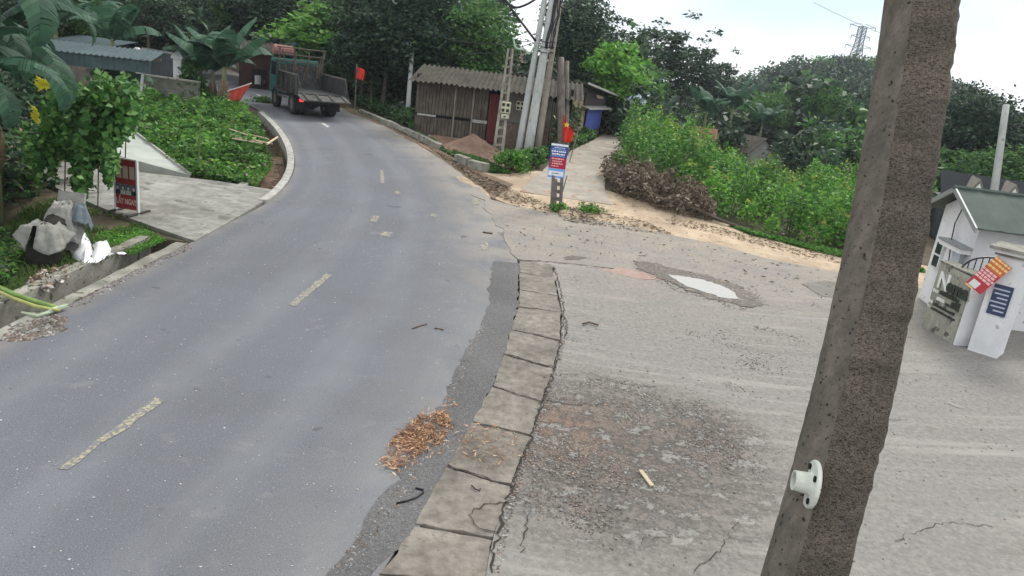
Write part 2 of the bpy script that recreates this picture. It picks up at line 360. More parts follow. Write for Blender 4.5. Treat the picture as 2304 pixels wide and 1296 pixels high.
m_dirt = mat('tan_dirt', (.46, .37, .265), (.33, .255, .175), scale=1.8, bump=.6, bscale=16, big=.18, spots=(.2, .145, .1), spotscale=7, spotpos=.66, stretch=(1, 1, 1))
m_lane = mat('lane_concrete', (.36, .335, .285), (.26, .235, .195), scale=1.6, bump=.4, bscale=18, big=.15, spots=(.30, .2, .14), spotscale=3, spotpos=.64)
m_drive = mat('driveway_concrete', (.27, .265, .24), (.165, .166, .145), scale=5, bump=.4, bscale=18, big=.28, bigscale=.45, streak=((1.6, 3.2, 1), (.40, .395, .365), .6, R(20)), spots=(.14, .14, .12), spotscale=2.5, spotpos=.66)
m_old = mat('old_concrete', (.33, .32, .28), (.17, .17, .14), scale=3, bump=.5, bscale=25, big=.25, bigscale=1.4, spots=(.09, .10, .06), spotscale=6, spotpos=.64)
m_lip = mat('pale_concrete', (.44, .43, .40), (.26, .255, .23), scale=6, bump=.4, bscale=25, big=.15, spots=(.2, .19, .16), spotscale=9, spotpos=.68)
m_red = mat('red_sand', (.25, .165, .12), (.16, .105, .078), scale=5, bump=.8, bscale=30, big=.2)
m_yel = mat('worn_yellow_paint', (.40, .355, .19), (.235, .23, .20), scale=16, rough=.8, spots=(.165, .168, .172), spotscale=20, spotpos=.50)
m_whp = mat('worn_white_paint', (.55, .54, .52), (.33, .33, .33), scale=12, rough=.8)

# road edges (from the photo's kerb lines, on the terrain)
Lroad = [Vector((-6.87, y, 0)) for y in (-4, 2, 5, 8, 11, 14, 16.5)] + GL([(600, 461), (640, 428), (662, 392), (666, 360), (657, 328), (640, 301), (617, 275), (590, 252), (560, 236), (528, 222), (495, 207), (465, 193), (430, 178), (380, 160)])
Rroad = [Vector((-1.75, -4, 0)), Vector((-1.4, 2, 0))] + GL([(848, 1296), (930, 1183), (1002, 1051), (1061, 952), (1107, 872), (1132, 800), (1149, 742), (1163, 690), (1167, 588), (1150, 520), (1112, 452), (1060, 405), (1000, 362), (940, 325), (880, 290), (820, 262), (770, 243), (715, 224), (660, 207), (610, 195), (568, 180), (522, 158), (470, 140), (420, 128)])
Lr = smooth_line(Lroad, 150, 10); Rr = smooth_line(Rroad, 150, 6)
road = sheet('road', Lr, Rr, 150, 26, 0.0, m_asph, skirt=.15)

# ground: one sheet out to the horizon, carved where the roadside drain runs
near_ditch = np.array([[-7.42, y] for y in np.arange(-4, 14.75, .15)])
i0 = int(np.argmin(np.hypot(Lr[:, 0] + 6.85, Lr[:, 1] - 18.9)))
i1 = int(np.argmin(np.hypot(*(Lr - np.array([*G(590, 253)[:2]])).T)))
Tn = np.gradient(Lr, axis=0); Tn /= np.linalg.norm(Tn, axis=1, keepdims=True); Nl = np.stack([-Tn[:, 1], Tn[:, 0]], 1)
seg = slice(i0, i1 + 1)
far_line = Lr[seg]; far_ditch = resample(far_line + Nl[seg] * .62, 200)
gx = np.concatenate([-np.geomspace(600, 16, 40), np.arange(-15.5, 14, .17), np.geomspace(14.3, 600, 40)])
gy = np.concatenate([-np.geomspace(60, 3, 8), np.arange(-2, 36, .2), np.geomspace(36.4, 900, 50)])
X, Y = np.meshgrid(gx, gy, indexing='ij')
Z = g(X, Y) - .05
Z += .018 * (np.sin(X * 1.7 + Y * .9) * np.sin(Y * 1.9 - X * .6)) * (np.abs(Y) < 60)
def dist_to(P, X, Y):
    d = np.full(X.shape, 1e9)
    box = (X > P[:, 0].min() - 2) & (X < P[:, 0].max() + 2) & (Y > P[:, 1].min() - 2) & (Y < P[:, 1].max() + 2)
    xs, ys = X[box], Y[box]; dd = np.min((xs[:, None] - P[None, :, 0]) ** 2 + (ys[:, None] - P[None, :, 1]) ** 2, axis=1)
    d[box] = np.sqrt(dd); return d
dn = dist_to(near_ditch, X, Y); df = dist_to(far_ditch, X, Y)
Z -= .62 * (1 - sst(.24, .40, dn)) + .5 * (1 - sst(.30, .46, df))
on_road = dist_to(np.concatenate([Lr * (1 - k) + Rr * k for k in np.linspace(.06, .94, 12)]), X, Y) < .5
Z = np.where(on_road, np.minimum(Z, g(X, Y) - .08), Z)
ni, nj = X.shape
gv = np.stack([X, Y, Z], -1).reshape(-1, 3)
I, J = np.meshgrid(np.arange(ni - 1), np.arange(nj - 1), indexing='ij'); k = (I * nj + J).ravel()
gm = bpy.data.meshes.new('ground'); gm.from_pydata(gv.tolist(), [], np.stack([k, k + nj, k + nj + 1, k + 1], 1).tolist()); gm.materials.append(m_soil)
ground = tag(link('ground', gm), kind='structure')

# drain: lip along the road, far wall, both before and after the driveway
nl = np.array([[-6.87, y] for y in np.arange(-4, 15.0, .25)])
tag(rail(nl, .02, .26, .012, -.7, jitter=.006).build('drain_lip', m_old), kind='structure')
tag(rail(nl, .80, 1.02, .06, -.7, jitter=.008).build('drain_wall', m_old), kind='structure')
tag(rail(far_line, .02, .23, .05, -.7, jitter=.004).build('curved_kerb', m_lip), kind='structure')
tag(rail(far_line, 1.0, 1.22, .02, -.7, jitter=.02).build('curved_drain_wall', m_old), kind='structure')
# debris soil in the far drain
tag(rail(far_line[: len(far_line) // 2], .32, .98, -.38, -.6, jitter=.05).build('silt', m_red), kind='structure')

# driveway slab and sloped concrete apron beside it
dv = sheet('driveway', GL([(-120, 325), (60, 395), (245, 478), (340, 512), (438, 545)]), GL([(20, 345), (150, 368), (320, 390), (410, 401), (520, 414), (628, 432)]), 40, 24, .035, m_drive, skirt=.3, bumpy=.006)
ra = thing('concrete_ramp', 'smooth grey concrete ramp edge with white rim beside the leafy vine', 'ramp', G(425, 398))
A, B, C_ = G(302, 322) + Vector((0, 0, .35)), G(262, 372) + Vector((0, 0, .3)), G(428, 400) + Vector((0, 0, .07))
B2 = G(130, 330) + Vector((0, 0, .5)); A2 = G(215, 285) + Vector((0, 0, .5))
mm = MB(); mm.prism([B2, B, C_, A, A2], (0, 0, -.9)); mm.build('slope', mat('smooth_render', (.40, .42, .38), (.30, .33, .29), scale=2, big=.12, bump=.15), ra, world=True)
mm = MB(); mm.tube([A + Vector((0, 0, .03)), C_ + Vector((0, 0, .03))], .045, 4); mm.build('rim', m_lip, ra, world=True)

# asphalt patch strip beside the slabs
P1 = GL([(640, 1420), (742, 1290), (905, 1075), (985, 930), (1035, 810), (1085, 730), (1102, 670), (1107, 588)])
P2 = GL([(770, 1420), (846, 1296), (928, 1183), (1000, 1051), (1059, 952), (1105, 872), (1130, 800), (1147, 742), (1161, 690), (1165, 590)])
sheet('asphalt_patch', smooth_line(P1, 60, 2), smooth_line(P2, 60, 2) + np.array([.05, 0]), 60, 6, .005, m_patch, skirt=.0, rag=.045)

# kerb slabs (each one a piece)
slab_rows = [((770, 1420), (1060, 1440)), ((848, 1296), (1096, 1320)), ((930, 1183), (1110, 1216)), ((1001, 1051), (1150, 1098)), ((1060, 952), (1196, 985)), ((1106, 872), (1221, 906)), ((1132, 799), (1246, 830)), ((1149, 743), (1261, 768)), ((1165, 692), (1264, 704)), ((1168, 653), (1256, 667)), ((1168, 614), (1249, 629)), ((1168, 586), (1242, 596))]
kerb = tag(bpy.data.objects.new('slab_kerb', None), kind='structure'); COL.objects.link(kerb)
for (a, b), (c, d) in zip(slab_rows[:-1], slab_rows[1:]):
    q = [G(*a), G(*b), G(*d), G(*c)]; cen = sum(q, Vector()) / 4
    q = [cen + (p - cen) * (1 - .020 / max(.2, (p - cen).length)) for p in q]
    tl = [random.gauss(0, .006) for _ in range(4)]
    # rough outline: subdivide each edge and jitter
    ring = []
    for i in range(4):
        p, r = q[i], q[(i + 1) % 4]
        for s_ in range(5):
            v = p.lerp(r, s_ / 5); j = .012 if s_ else 0.004
            ring.append(v + Vector((random.gauss(0, j), random.gauss(0, j), .014 + tl[i] * (1 - s_ / 5) + tl[(i + 1) % 4] * s_ / 5)))
    m_ = MB(); m_.prism([r - Vector((0, 0, .14)) for r in ring], (0, 0, .14)); m_.build('slab', m_slab, kerb, bevel=.008)

# yard of cast concrete
La = [Vector((-.25, -4, 0)), Vector((.0, 2, 0))] + GL([(1102, 1300), (1114, 1216), (1155, 1098), (1200, 985), (1226, 906), (1251, 830), (1266, 768), (1269, 704), (1261, 667), (1254, 629), (1247, 600), (1160, 583), (1150, 555), (1128, 505), (1080, 445)])
Ra = [Vector((18, y, 0)) for y in (-4, 2, 6, 10, 13, 15.5, 16.8)]
La_ = smooth_line(La, 80, 1) + np.array([-.035, 0]); La_[-22:] += np.random.default_rng(5).normal(0, .09, (22, 2))
sheet('concrete_yard', La_, smooth_line(Ra, 80, 2), 80, 46, .016, m_conc, skirt=.1, bumpy=.008, ragends=.14)
# tan dirt band, lane
sheet('dirt_verge', GL([(1030, 400), (1090, 442), (1240, 486), (1500, 535), (1700, 580), (1930, 640), (2304, 755), (2700, 880)]), GL([(1040, 380), (1130, 394), (1240, 380), (1400, 440), (1500, 466), (1690, 520), (1930, 566), (2304, 640), (2700, 750)]), 60, 14, -.003, m_dirt, skirt=.08, rag=.05, bumpy=.006)
sheet('lane', GL([(1170, 430), (1205, 395), (1250, 362), (1300, 334), (1340, 313), (1362, 300), (1378, 291)]), GL([(1378, 462), (1350, 420), (1378, 370), (1397, 335), (1403, 312), (1406, 300), (1408, 292)]), 40, 10, .012, m_lane, skirt=.1, rag=.03)
sheet('red_soil', GL([(930, 318), (985, 352), (1040, 385), (1100, 396)]), GL([(985, 300), (1060, 325), (1120, 345), (1190, 380)]), 24, 8, .0, m_red, skirt=.05, rag=.05, bumpy=.03)
# gravelly brown verge between road and right kerb
sheet('brown_verge', GL([(770, 246), (850, 278), (930, 320), (1000, 362), (1060, 405), (1110, 450)]), GL([(780, 240), (860, 268), (940, 306), (1010, 345), (1080, 385), (1150, 415)]), 40, 5, .012, mat('brown_litter_soil', (.22, .165, .115), (.13, .095, .065), scale=8, bump=.9, bscale=30, big=.25), skirt=.05, rag=.06)

# painted marks, as found on the road
def dash(name, quad, off=.006, mt=m_yel):
    q = [G(*p) for p in quad]; m_ = MB(); n = 9; vs = []
    for i in range(n + 1):
        t = i / n; a = q[0].lerp(q[3], t); b = q[1].lerp(q[2], t)
        for p, s_ in ((a, -1), (b, 1)):
            p = p + (b - a).normalized() * random.gauss(0, .012); vs.append((p.x, p.y, gz(p.x, p.y) + off))
    m_.add(vs, [(2 * i, 2 * i + 1, 2 * i + 3, 2 * i + 2) for i in range(n)])
    return m_.build(name, mt, mark_root)
mark_root = tag(bpy.data.objects.new('road_marking', None), kind='structure'); COL.objects.link(mark_root)
for q in [[(130, 1055), (152, 1060), (370, 903), (352, 894)], [(648, 686), (664, 690), (746, 620), (734, 616)], [(832, 498), (848, 500), (854, 486), (839, 485)], [(888, 437), (902, 437), (898, 430), (888, 430)], [(852, 530), (876, 534), (886, 524), (862, 521)],
          [(968, 487), (984, 489), (984, 483), (970, 481)], [(1078, 562), (1100, 564), (1098, 545), (1082, 545)], [(856, 412), (866, 412), (862, 384), (855, 384)], [(1062, 460), (1080, 461), (1078, 448), (1064, 446)]]:
    dash('dash', q)
for q in [[(576, 213), (580, 212), (600, 221), (596, 223)], [(722, 278), (728, 277), (742, 285), (736, 287)]]: dash('dash', q, mt=m_whp)

# pot hole: dark wet ring with stones and the puddle
def flat_poly(name, pts, off, mt, kind='structure', jit=.0, sub=4):
    q = GL(pts); ring = []
    for i in range(len(q)):
        for s_ in range(sub):
            v = q[i].lerp(q[(i + 1) % len(q)], s_ / sub); ring.append(Vector((v.x + random.gauss(0, jit), v.y + random.gauss(0, jit), gz(v.x, v.y) + off)))
    m_ = MB(); m_.add(ring, [tuple(range(len(ring)))]); o = m_.build(name, mt)
    if o.data.polygons[0].normal.z < 0: o.data.flip_normals()
    return tag(o, kind=kind)
m_mud = mat('wet_mud', (.13, .112, .09), (.075, .066, .056), scale=9, rough=.55, bump=.8, bscale=24, spots=(.22, .2, .17), spotscale=14, spotpos=.64)
flat_poly('mud_ring', [(1425, 590), (1470, 592), (1530, 610), (1600, 625), (1660, 645), (1700, 668), (1716, 690), (1680, 694), (1610, 676), (1540, 652), (1470, 622), (1430, 604)], .028, m_mud, jit=.055, sub=7)
m_water = bpy.data.materials.new('puddle_water'); m_water.use_nodes = True
b_ = m_water.node_tree.nodes['Principled BSDF']; b_.inputs['Base Color'].default_value = (.30, .29, .26, 1); b_.inputs['Roughness'].default_value = .03; b_.inputs['Specular IOR Level'].default_value = 1.0; b_.inputs['IOR'].default_value = 1.6
flat_poly('puddle', [(1500, 621), (1545, 625), (1600, 637), (1645, 656), (1668, 676), (1640, 676), (1580, 660), (1535, 642)], .034, m_water, jit=.035, sub=7)
flat_poly('mud_patch', [(1268, 580), (1290, 577), (1322, 582), (1300, 588), (1270, 586)], .024, m_mud, jit=.01)
flat_poly('red_patch', [(1320, 598), (1380, 601), (1440, 612), (1490, 632), (1440, 630), (1370, 614)], .022, mat('pinkish_dirt', (.36, .26, .22), (.27, .19, .16), scale=6, bump=.6, bscale=30), jit=.03)
0 and flat_poly('mud_track', [(1700, 555), (1800, 570), (1920, 598), (1915, 622), (1830, 598), (1740, 580)], .03, mat('brown_mud', (.33, .245, .165), (.24, .17, .115), scale=5, bump=.8, bscale=20), jit=.12)
flat_poly('wet_patch', [(1800, 640), (1860, 634), (1912, 645), (1905, 672), (1850, 668)], .024, mat('damp_concrete', (.2, .19, .165), (.15, .145, .13), scale=3), jit=.03)

# right-hand kerb: channel and kerbstones
tag(rail(smooth_line(GL([(806, 255), (850, 274), (900, 296), (955, 322), (985, 337)]), 24, 2), .0, .22, .20, -.15, jitter=.01).build('roadside_kerb', m_old), kind='structure')
ks = tag(bpy.data.objects.new('kerbstone_row', None), kind='structure'); COL.objects.link(ks)
for a, b in (((1028, 362), (1052, 374)), ((1056, 375), (1096, 387))):
    p, q = G(*a), G(*b); c = (p + q) / 2; d = (q - p)
    mb = MB(); mb.box((c.x, c.y, c.z + .1), (d.length, .24, .34), Matrix.Rotation(math.atan2(d.y, d.x), 3, 'Z') @ Matrix.Rotation(R(3), 3, 'X')); mb.build('kerbstone', m_old, ks, bevel=.02)

# cracks and soil-filled joints in the yard and slabs: thin dark ribbons
m_crack = plain('soil_filled_crack', (.035, .03, .025), .95)
def crack(pts, w=.012, off=.030, seed=0):
    r = random.Random(seed + int(pts[0][0])); P = [G(*p) for p in pts]; Q = []
    for a, b in zip(P[:-1], P[1:]):
        n = max(3, int((b - a).length / .06))
        for k in range(n): v = a.lerp(b, k / n); Q.append(Vector((v.x + r.gauss(0, .018), v.y + r.gauss(0, .018), 0)))
    Q.append(P[-1]); m_ = MB(); vs = []
    for i, p in enumerate(Q):
        d = (Q[min(i + 1, len(Q) - 1)] - Q[max(0, i - 1)]); d.z = 0; d = d.normalized() if d.length > 1e-6 else Vector((1, 0, 0)); nn = Vector((-d.y, d.x, 0)) * w * r.uniform(.25, 1.3) * .5
        for q in (p - nn, p + nn): vs.append((q.x, q.y, gz(q.x, q.y) + off))
    m_.add(vs, [(2 * i, 2 * i + 1, 2 * i + 3, 2 * i + 2) for i in range(len(Q) - 1)]); return m_.build('crack', m_crack, crack_root)
crack_root = tag(bpy.data.objects.new('crack_lines', None), kind='structure'); COL.objects.link(crack_root)
for i, (pts, w_) in enumerate([([(1100, 1296), (1120, 1200), (1150, 1100), (1190, 1000), (1222, 906), (1248, 835)], .026), ([(1248, 835), (1262, 770), (1268, 705), (1258, 640), (1244, 600)], .022), ([(1168, 588), (1245, 592), (1320, 600), (1380, 607)], .03),
    ([(1055, 1165), (1075, 1195), (1120, 1205)], .014), ([(1055, 1165), (1085, 1140), (1150, 1135)], .012), ([(1250, 848), (1330, 842), (1390, 865)], .014), ([(1225, 905), (1300, 915), (1420, 912)], .014), ([(1150, 1110), (1190, 1150), (1170, 1250)], .012),
    ([(1190, 1050), (1260, 1080), (1330, 1075)], .010), ([(1560, 1290), (1620, 1240), (1640, 1215), (1660, 1180)], .010), ([(1640, 1215), (1690, 1225)], .008), ([(1350, 1180), (1420, 1230), (1510, 1210)], .008), ([(1262, 710), (1275, 725), (1270, 765)], .025),
    ([(1160, 745), (1260, 770)], .03), ([(1135, 800), (1248, 832)], .035), ([(1108, 873), (1222, 908)], .022), ([(1062, 953), (1198, 988)], .018), ([(1003, 1052), (1152, 1100)], .028), ([(1850, 905), (1960, 950), (2040, 948)], .008), ([(2010, 1220), (2120, 1180), (2230, 1190)], .008)]):
    crack(pts, w_, seed=i)
# ================================================================== BUILDINGS
Vz = lambda z: Vector((0, 0, z))
def frame_on(pA, pB):
    a = pA; d = pB - pA; return a, math.atan2(d.y, d.x), Vector((d.x, d.y, 0)).length
m_plank = mat('weathered_plank', (.13, .11, .09), (.062, .052, .042), scale=3, stretch=(6, 6, .8), bump=.5, bscale=20, big=.25, bigscale=2.5)
m_fibro = mat('fibre_cement_roof', (.088, .077, .064), (.04, .035, .029), scale=4, bump=.4, bscale=25, big=.25, bigscale=1.2, spots=(.06, .07, .05), spotscale=5, spotpos=.64)
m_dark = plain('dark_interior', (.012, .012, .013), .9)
m_redwood = mat('red_painted_wood', (.15, .035, .035), (.075, .025, .025), scale=4, stretch=(5, 5, .8), bump=.3)
m_plaster = mat('grey_plaster', (.18, .165, .15), (.10, .095, .085), scale=2.5, bump=.5, big=.25, spots=(.22, .13, .09), spotscale=4, spotpos=.64)
m_ochre = mat('ochre_plaster', (.48, .40, .24), (.30, .26, .17), scale=2.4, bump=.4, big=.25, spots=(.2, .18, .14), spotscale=5, spotpos=.62)
m_greyw = mat('grey_wood', (.25, .23, .2), (.13, .12, .1), scale=4, stretch=(4, 4, .8), bump=.4)
def corrugated(x0, x1, y0, y1, z0, z1, pitch=.18, amp=.028, per=6, thick=.012):
    """corrugated sheet: waves run along x, rises from (y0,z0) to (y1,z1)"""
    n = max(6, int((x1 - x0) / pitch * per)); m = MB(); vs = []
    for i in range(n + 1):
        x = x0 + (x1 - x0) * i / n; w_ = amp * math.sin(2 * math.pi * x / pitch)
        for y, z in ((y0, z0), ((y0 + y1) / 2, (z0 + z1) / 2 - .01), (y1, z1)): vs.append((x, y, z + w_))
        for y, z in ((y0, z0), ((y0 + y1) / 2, (z0 + z1) / 2 - .01), (y1, z1)): vs.append((x, y, z + w_ - thick))
    fs = []
    for i in range(n):
        k = i * 6
        for j in (0, 1): fs += [(k + j, k + 6 + j, k + 7 + j, k + 1 + j), (k + 4 + j, k + 10 + j, k + 9 + j, k + 3 + j)]
        fs += [(k + 3, k + 9, k + 6, k), (k + 2, k + 8, k + 11, k + 5)]
    fs += [(0, 1, 4, 3), (1, 2, 5, 4)]
    return m.add(vs, fs)

# --- 1 the long plank house
pA, rz, Lw = frame_on(G(962, 303), G(1112, 322))
rz0 = rz
h1 = thing('plank_house', 'low weathered plank house with corrugated roof behind the utility poles', 'house', pA - Vz(.05), rz)
LL = Lw * 2.05; HW = 2.15; xd0 = Lw * .86; xd1 = Lw * 1.04
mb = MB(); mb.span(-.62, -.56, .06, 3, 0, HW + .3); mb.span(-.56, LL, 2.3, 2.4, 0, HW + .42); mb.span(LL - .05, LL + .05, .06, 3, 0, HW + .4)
mb.span(-.56, LL, .10, .14, 0, HW); mb.build('light_block_wall', m_dark, h1)  # near-black walls added to block light and darken the gaps between planks
x = -.6
while x < xd0 - .05:
    wd = random.uniform(.125, .165); y_ = random.uniform(-.012, .012)
    for z0, z1 in ((0.0, .78), (.90, HW + .02)):
        mb = MB(); mb.box((x + wd / 2, .03 + y_, (z0 + z1) / 2 + random.uniform(-.012, .012)), (wd - .014, .03, z1 - z0), Matrix.Rotation(random.gauss(0, .006), 3, 'Y')); mb.build('plank', m_plank, h1)
    x += wd
for xx in (.35 * Lw, .62 * Lw): mb = MB(); mb.span(xx, xx + .07, -.03, .0, .0, HW); mb.build('batten', m_greyw, h1)
mb = MB(); mb.span(.64 * Lw, xd0, -.02, .02, .78, .90); mb.build('pale_rail', m_lip, h1)
mb = MB(); mb.span(-.5, .1 * Lw, -.02, .02, .80, .88); mb.build('pale_rail', m_lip, h1)
mb = MB(); mb.span(0.05, .5 * Lw, -.1, -.02, -.02, .06); mb.build('sill', m_lip, h1)
dr = MB(); dr.span(xd0 + .02, xd1, .0, .035, 0.02, HW - .15); dro = dr.build('door', m_redwood, h1)
for k in range(4):
    mb = MB(); mb.span(xd0 + .04 + k * (xd1 - xd0 - .04) / 4, xd0 + .02 + (k + 1) * (xd1 - xd0 - .04) / 4, -.02, .0, .75, HW - .2); mb.build('door_plank', m_redwood, dro)
mb = MB(); mb.span(xd1 + .02, LL * .86, 0, .09, .95, HW); mb.build('plaster_wall', m_plaster, h1)
mb = MB(); mb.span(xd1 + .02, LL * .86, -.03, .09, 0, .93); mb.build('brick_footing', mat('rough_brickwork', (.2, .15, .12), (.1, .08, .065), scale=9, bump=.9, bscale=16, big=.25), h1)
for k in range(9):
    x0 = LL * .86 + k * LL * .14 / 9; mb = MB(); mb.span(x0, x0 + LL * .14 / 9 - .03, -.02, .05, 0, HW - random.uniform(0, .25)); mb.build('slat', m_greyw, h1)
for k in range(7):
    x0 = -.9 + k * (LL + 1.3) / 7; x1 = x0 + (LL + 1.3) / 7 + .07
    corrugated(x0, x1, -.5, 2.6, HW + .02 + .018 * (k % 2) + random.uniform(-.01, .01), HW + .62 + .018 * (k % 2), pitch=.21, amp=.04).build('roof_sheet', m_fibro, h1)

# --- 2 small ochre house by the lane
pA, rz, Lw = frame_on(G(1288, 316), G(1350, 302))
h2 = thing('ochre_house', 'small ochre plastered house with blue curtain beside the lane', 'house', pA - Vz(.05), rz)
W2 = Lw
mb = MB(); mb.span(-.5, W2, .1, 3.2, 0, 2.15); mb.build('wall', m_ochre, h2)
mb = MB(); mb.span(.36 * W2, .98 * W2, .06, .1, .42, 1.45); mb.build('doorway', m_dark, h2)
vs = []; nn = 12
for i in range(nn + 1):
    for j in range(7):
        t = i / nn; u_ = j / 6; vs.append((.36 * W2 + (.56 * W2) * t + .02 * math.sin(u_ * 5), .02 + .03 * math.sin(t * 17) * (.3 + u_) - .02, 1.42 - 1.02 * u_ + .03 * math.sin(t * 7)))
mb = MB(); mb.add(vs, [(i * 7 + j, i * 7 + j + 1, i * 7 + j + 8, i * 7 + j + 7) for i in range(nn) for j in range(6)]); mb.build('blue_curtain', plain('blue_cloth', (.085, .12, .42), .8), h2, smooth=True)
mb = MB(); mb.prism([(.2 * W2, -.35, 1.50), (1.12 * W2, -.35, 1.40), (1.12 * W2, .1, 1.52), (.2 * W2, .1, 1.62)], (0, 0, .05)); mb.build('awning', m_lip, h2)
mb = MB(); mb.prism([(.25 * W2, .05, 1.6), (1.05 * W2, .05, 1.5), (1.05 * W2, .05, 2.1), (.55 * W2, .05, 2.3), (.25 * W2, .05, 2.25)], (0, -.03, 0)); mb.build('dark_tarpaulin', plain('brown_tarpaulin', (.055, .035, .04), .7), h2)
mb = MB(); mb.prism([(.55 * W2, -.1, 2.18), (.85 * W2, -.1, 2.05), (.8 * W2, -.1, 1.95), (.6 * W2, -.1, 2.0)], (0, .05, 0)); mb.build('vent_panel', plain('beige_panel', (.42, .33, .26), .8), h2)
mb = MB(); mb.prism([(-.65, -.5, 2.72), (1.12 * W2, -.5, 2.12), (1.12 * W2, 3.4, 2.12), (-.65, 3.4, 2.72)], (0, 0, .06)); rf = mb.build('roof', m_fibro, h2)
mb = MB(); mb.prism([(-.6, -.56, 2.70), (1.14 * W2, -.56, 2.10), (1.14 * W2, -.51, 2.10), (-.6, -.51, 2.70)], (0, 0, .10)); mb.build('fascia', m_lip, rf)
mb = MB(); mb.span(1.02 * W2, 1.10 * W2, -.35, -.27, -.1, 1.42); mb.build('post', m_greyw, h2)
mb = MB(); mb.prism([(-.5, .12, 2.15), (W2, .12, 2.15), (-.5, .12, 2.66)], (0, 2.9, 0)); mb.build('gable', m_plaster, h2)

# --- 3 steep grey gable behind the poles
c3 = at(1225, 170, 40); h3 = thing('grey_gabled_house', 'steep grey gabled roof behind the three utility poles', 'house', (c3.x, c3.y, gz(c3.x, c3.y)), rz0 * .5)
zt = at(1232, 140, 40).z - gz(c3.x, c3.y)
mb = MB(); mb.prism([(-1.2, 0, 0), (1.2, 0, 0), (1.2, 0, zt - .9), (0, 0, zt), (-1.2, 0, zt - .9)], (0, 3, 0)); mb.build('wall', mat('dark_render', (.09, .105, .105), (.06, .07, .07), scale=3), h3)
for s_ in (-1, 1):
    mb = MB(); mb.prism([(0, -.2, zt + .02), (s_ * 1.5, -.2, zt - 1.1), (s_ * 1.5, 3.2, zt - 1.1), (0, 3.2, zt + .02)], (0, 0, .07)); mb.build('roof', m_greyw, h3)

# --- 4 dark shelter at the end of the lane, with pale blue sheet roof
c4 = G(1418, 306); h4 = thing('dark_shelter', 'dark netted shelter with pale blue roof sheet at the lane end', 'shelter', c4, R(-12))
mb = MB(); mb.span(-.95, .95, .1, 3.0, 0, 1.75); mb.build('netting', plain('black_net', (.014, .018, .018), .9), h4)
for x_ in (-.98, .92): mb = MB(); mb.span(x_, x_ + .06, .0, .06, 0, 2.0); mb.build('post', m_greyw, h4)
mb = corrugated(-1.1, .6, -.15, 2.6, 1.85, 2.45, .2, .02); mb.build('roof_sheet', mat('pale_blue_sheet', (.42, .52, .60), (.25, .34, .40), scale=6, spots=(.08, .1, .1), spotscale=5, spotpos=.6), h4)

# --- 5 roofs down in the valley beyond the thicket
def small_house(name, label, px, py, t, wd, hg, dp, wallm, roofm, rot, ridge=.9, ov=.2):
    c = at(px, py, t); z0 = gz(c.x, c.y); h = thing(name, label, 'house', (c.x, c.y, z0), rot); zt = c.z - z0; ze = zt - ridge
    mb = MB(); mb.prism([(-wd / 2, 0, 0), (wd / 2, 0, 0), (wd / 2, 0, ze), (0, 0, zt - .08), (-wd / 2, 0, ze)], (0, dp, 0)); mb.build('wall', wallm, h)
    for s_ in (-1, 1):
        e = wd / 2 + ov; k = ridge * e / (wd / 2)
        mb = MB(); mb.prism([(0, -ov, zt), (s_ * e, -ov, zt - k), (s_ * e, dp + ov, zt - k), (0, dp + ov, zt)], (0, 0, .06)); mb.build('roof', roofm, h)
    return h
m_tile = mat('red_roof_tile', (.30, .13, .085), (.17, .08, .055), scale=8, bump=.6, bscale=20, big=.2)
small_house('valley_house', 'grey roofed house showing just above the yellow-green thicket', 1722, 312, 52, 3.4, 2.4, 3.2, mat('dusty_wall', (.36, .34, .34), (.26, .25, .25), scale=3), m_fibro, R(38), 1.0)
small_house('tiled_valley_house', 'low red tiled roof showing above the thicket left of the grey roof', 1608, 292, 50, 1.5, 2, 2.2, m_tile, m_tile, R(80), .5)

# --- 6 left: green metal canopy on a post, boundary wall, white gate pillars
tC = 24.0
pb = G(302, 322); tC = depth(pb)
cR, cL = at(340, 166, tC), at(-260, 118, tC * .92)
d = cR - cL; ca = math.atan2(d.y, d.x); Lc = Vector((d.x, d.y, 0)).length; zc = (cR.z + cL.z) / 2
h6 = thing('metal_canopy', 'dark teal corrugated metal canopy on a thin post above the vine', 'canopy', (cL.x, cL.y, gz(pb.x, pb.y)), ca)
zf = cR.z - gz(pb.x, pb.y)
m_teal = mat('teal_metal_sheet', (.07, .10, .105), (.045, .07, .075), scale=3, rough=.75, spec=.12, big=.2)
n = int(Lc / .16); mb = MB(); vs = []
for i in range(n * 4 + 1):
    x_ = Lc * i / (n * 4); o_ = .018 * math.sin(i * math.pi / 2); vs += [(x_, o_, zf), (x_, o_, zf + .38)]
mb.add(vs, [(2 * i, 2 * i + 2, 2 * i + 3, 2 * i + 1) for i in range(n * 4)]); mb.build('fascia', m_teal, h6)
corrugated(0, Lc + .05, -.06, 2.2, zf + .40, zf + .62, .16, .02).build('roof_sheet', m_teal, h6)
mb = MB(); mb.span(.05, Lc - .05, .05, .11, zf - .0, zf + .08); mb.span(.05, Lc - .05, 2.0, 2.06, zf + .3, zf + .4); mb.build('beam', m_greyw, h6)
lp = basis(h6).inverted() @ pb
m_steel = plain('grey_steel', (.30, .32, .32), .5, .5, .3)
mb = MB(); mb.tube([(lp.x, lp.y, -.1), (Lc - .25, .1, zf + .06)], .045, 8); mb.build('post', m_steel, h6)
mb = MB(); mb.tube([(.6, 2.0, -.1), (.6, 2.0, zf + .3)], .05, 8); mb.build('post', m_steel, h6)
b6 = at(135, 88, 31); h7 = thing('teal_roofed_shed', 'small teal metal roof just behind the larger canopy', 'shed', (b6.x, b6.y, gz(b6.x, b6.y)), R(-12)); zz = b6.z - h7.location.z
mb = MB(); mb.span(-1.3, 1.2, .2, 2.5, 0, zz - .3); mb.build('wall', m_plaster, h7)
corrugated(-1.6, 1.5, -.1, 2.8, zz - .28, zz + .15, .16, .02).build('roof_sheet', m_teal, h7)
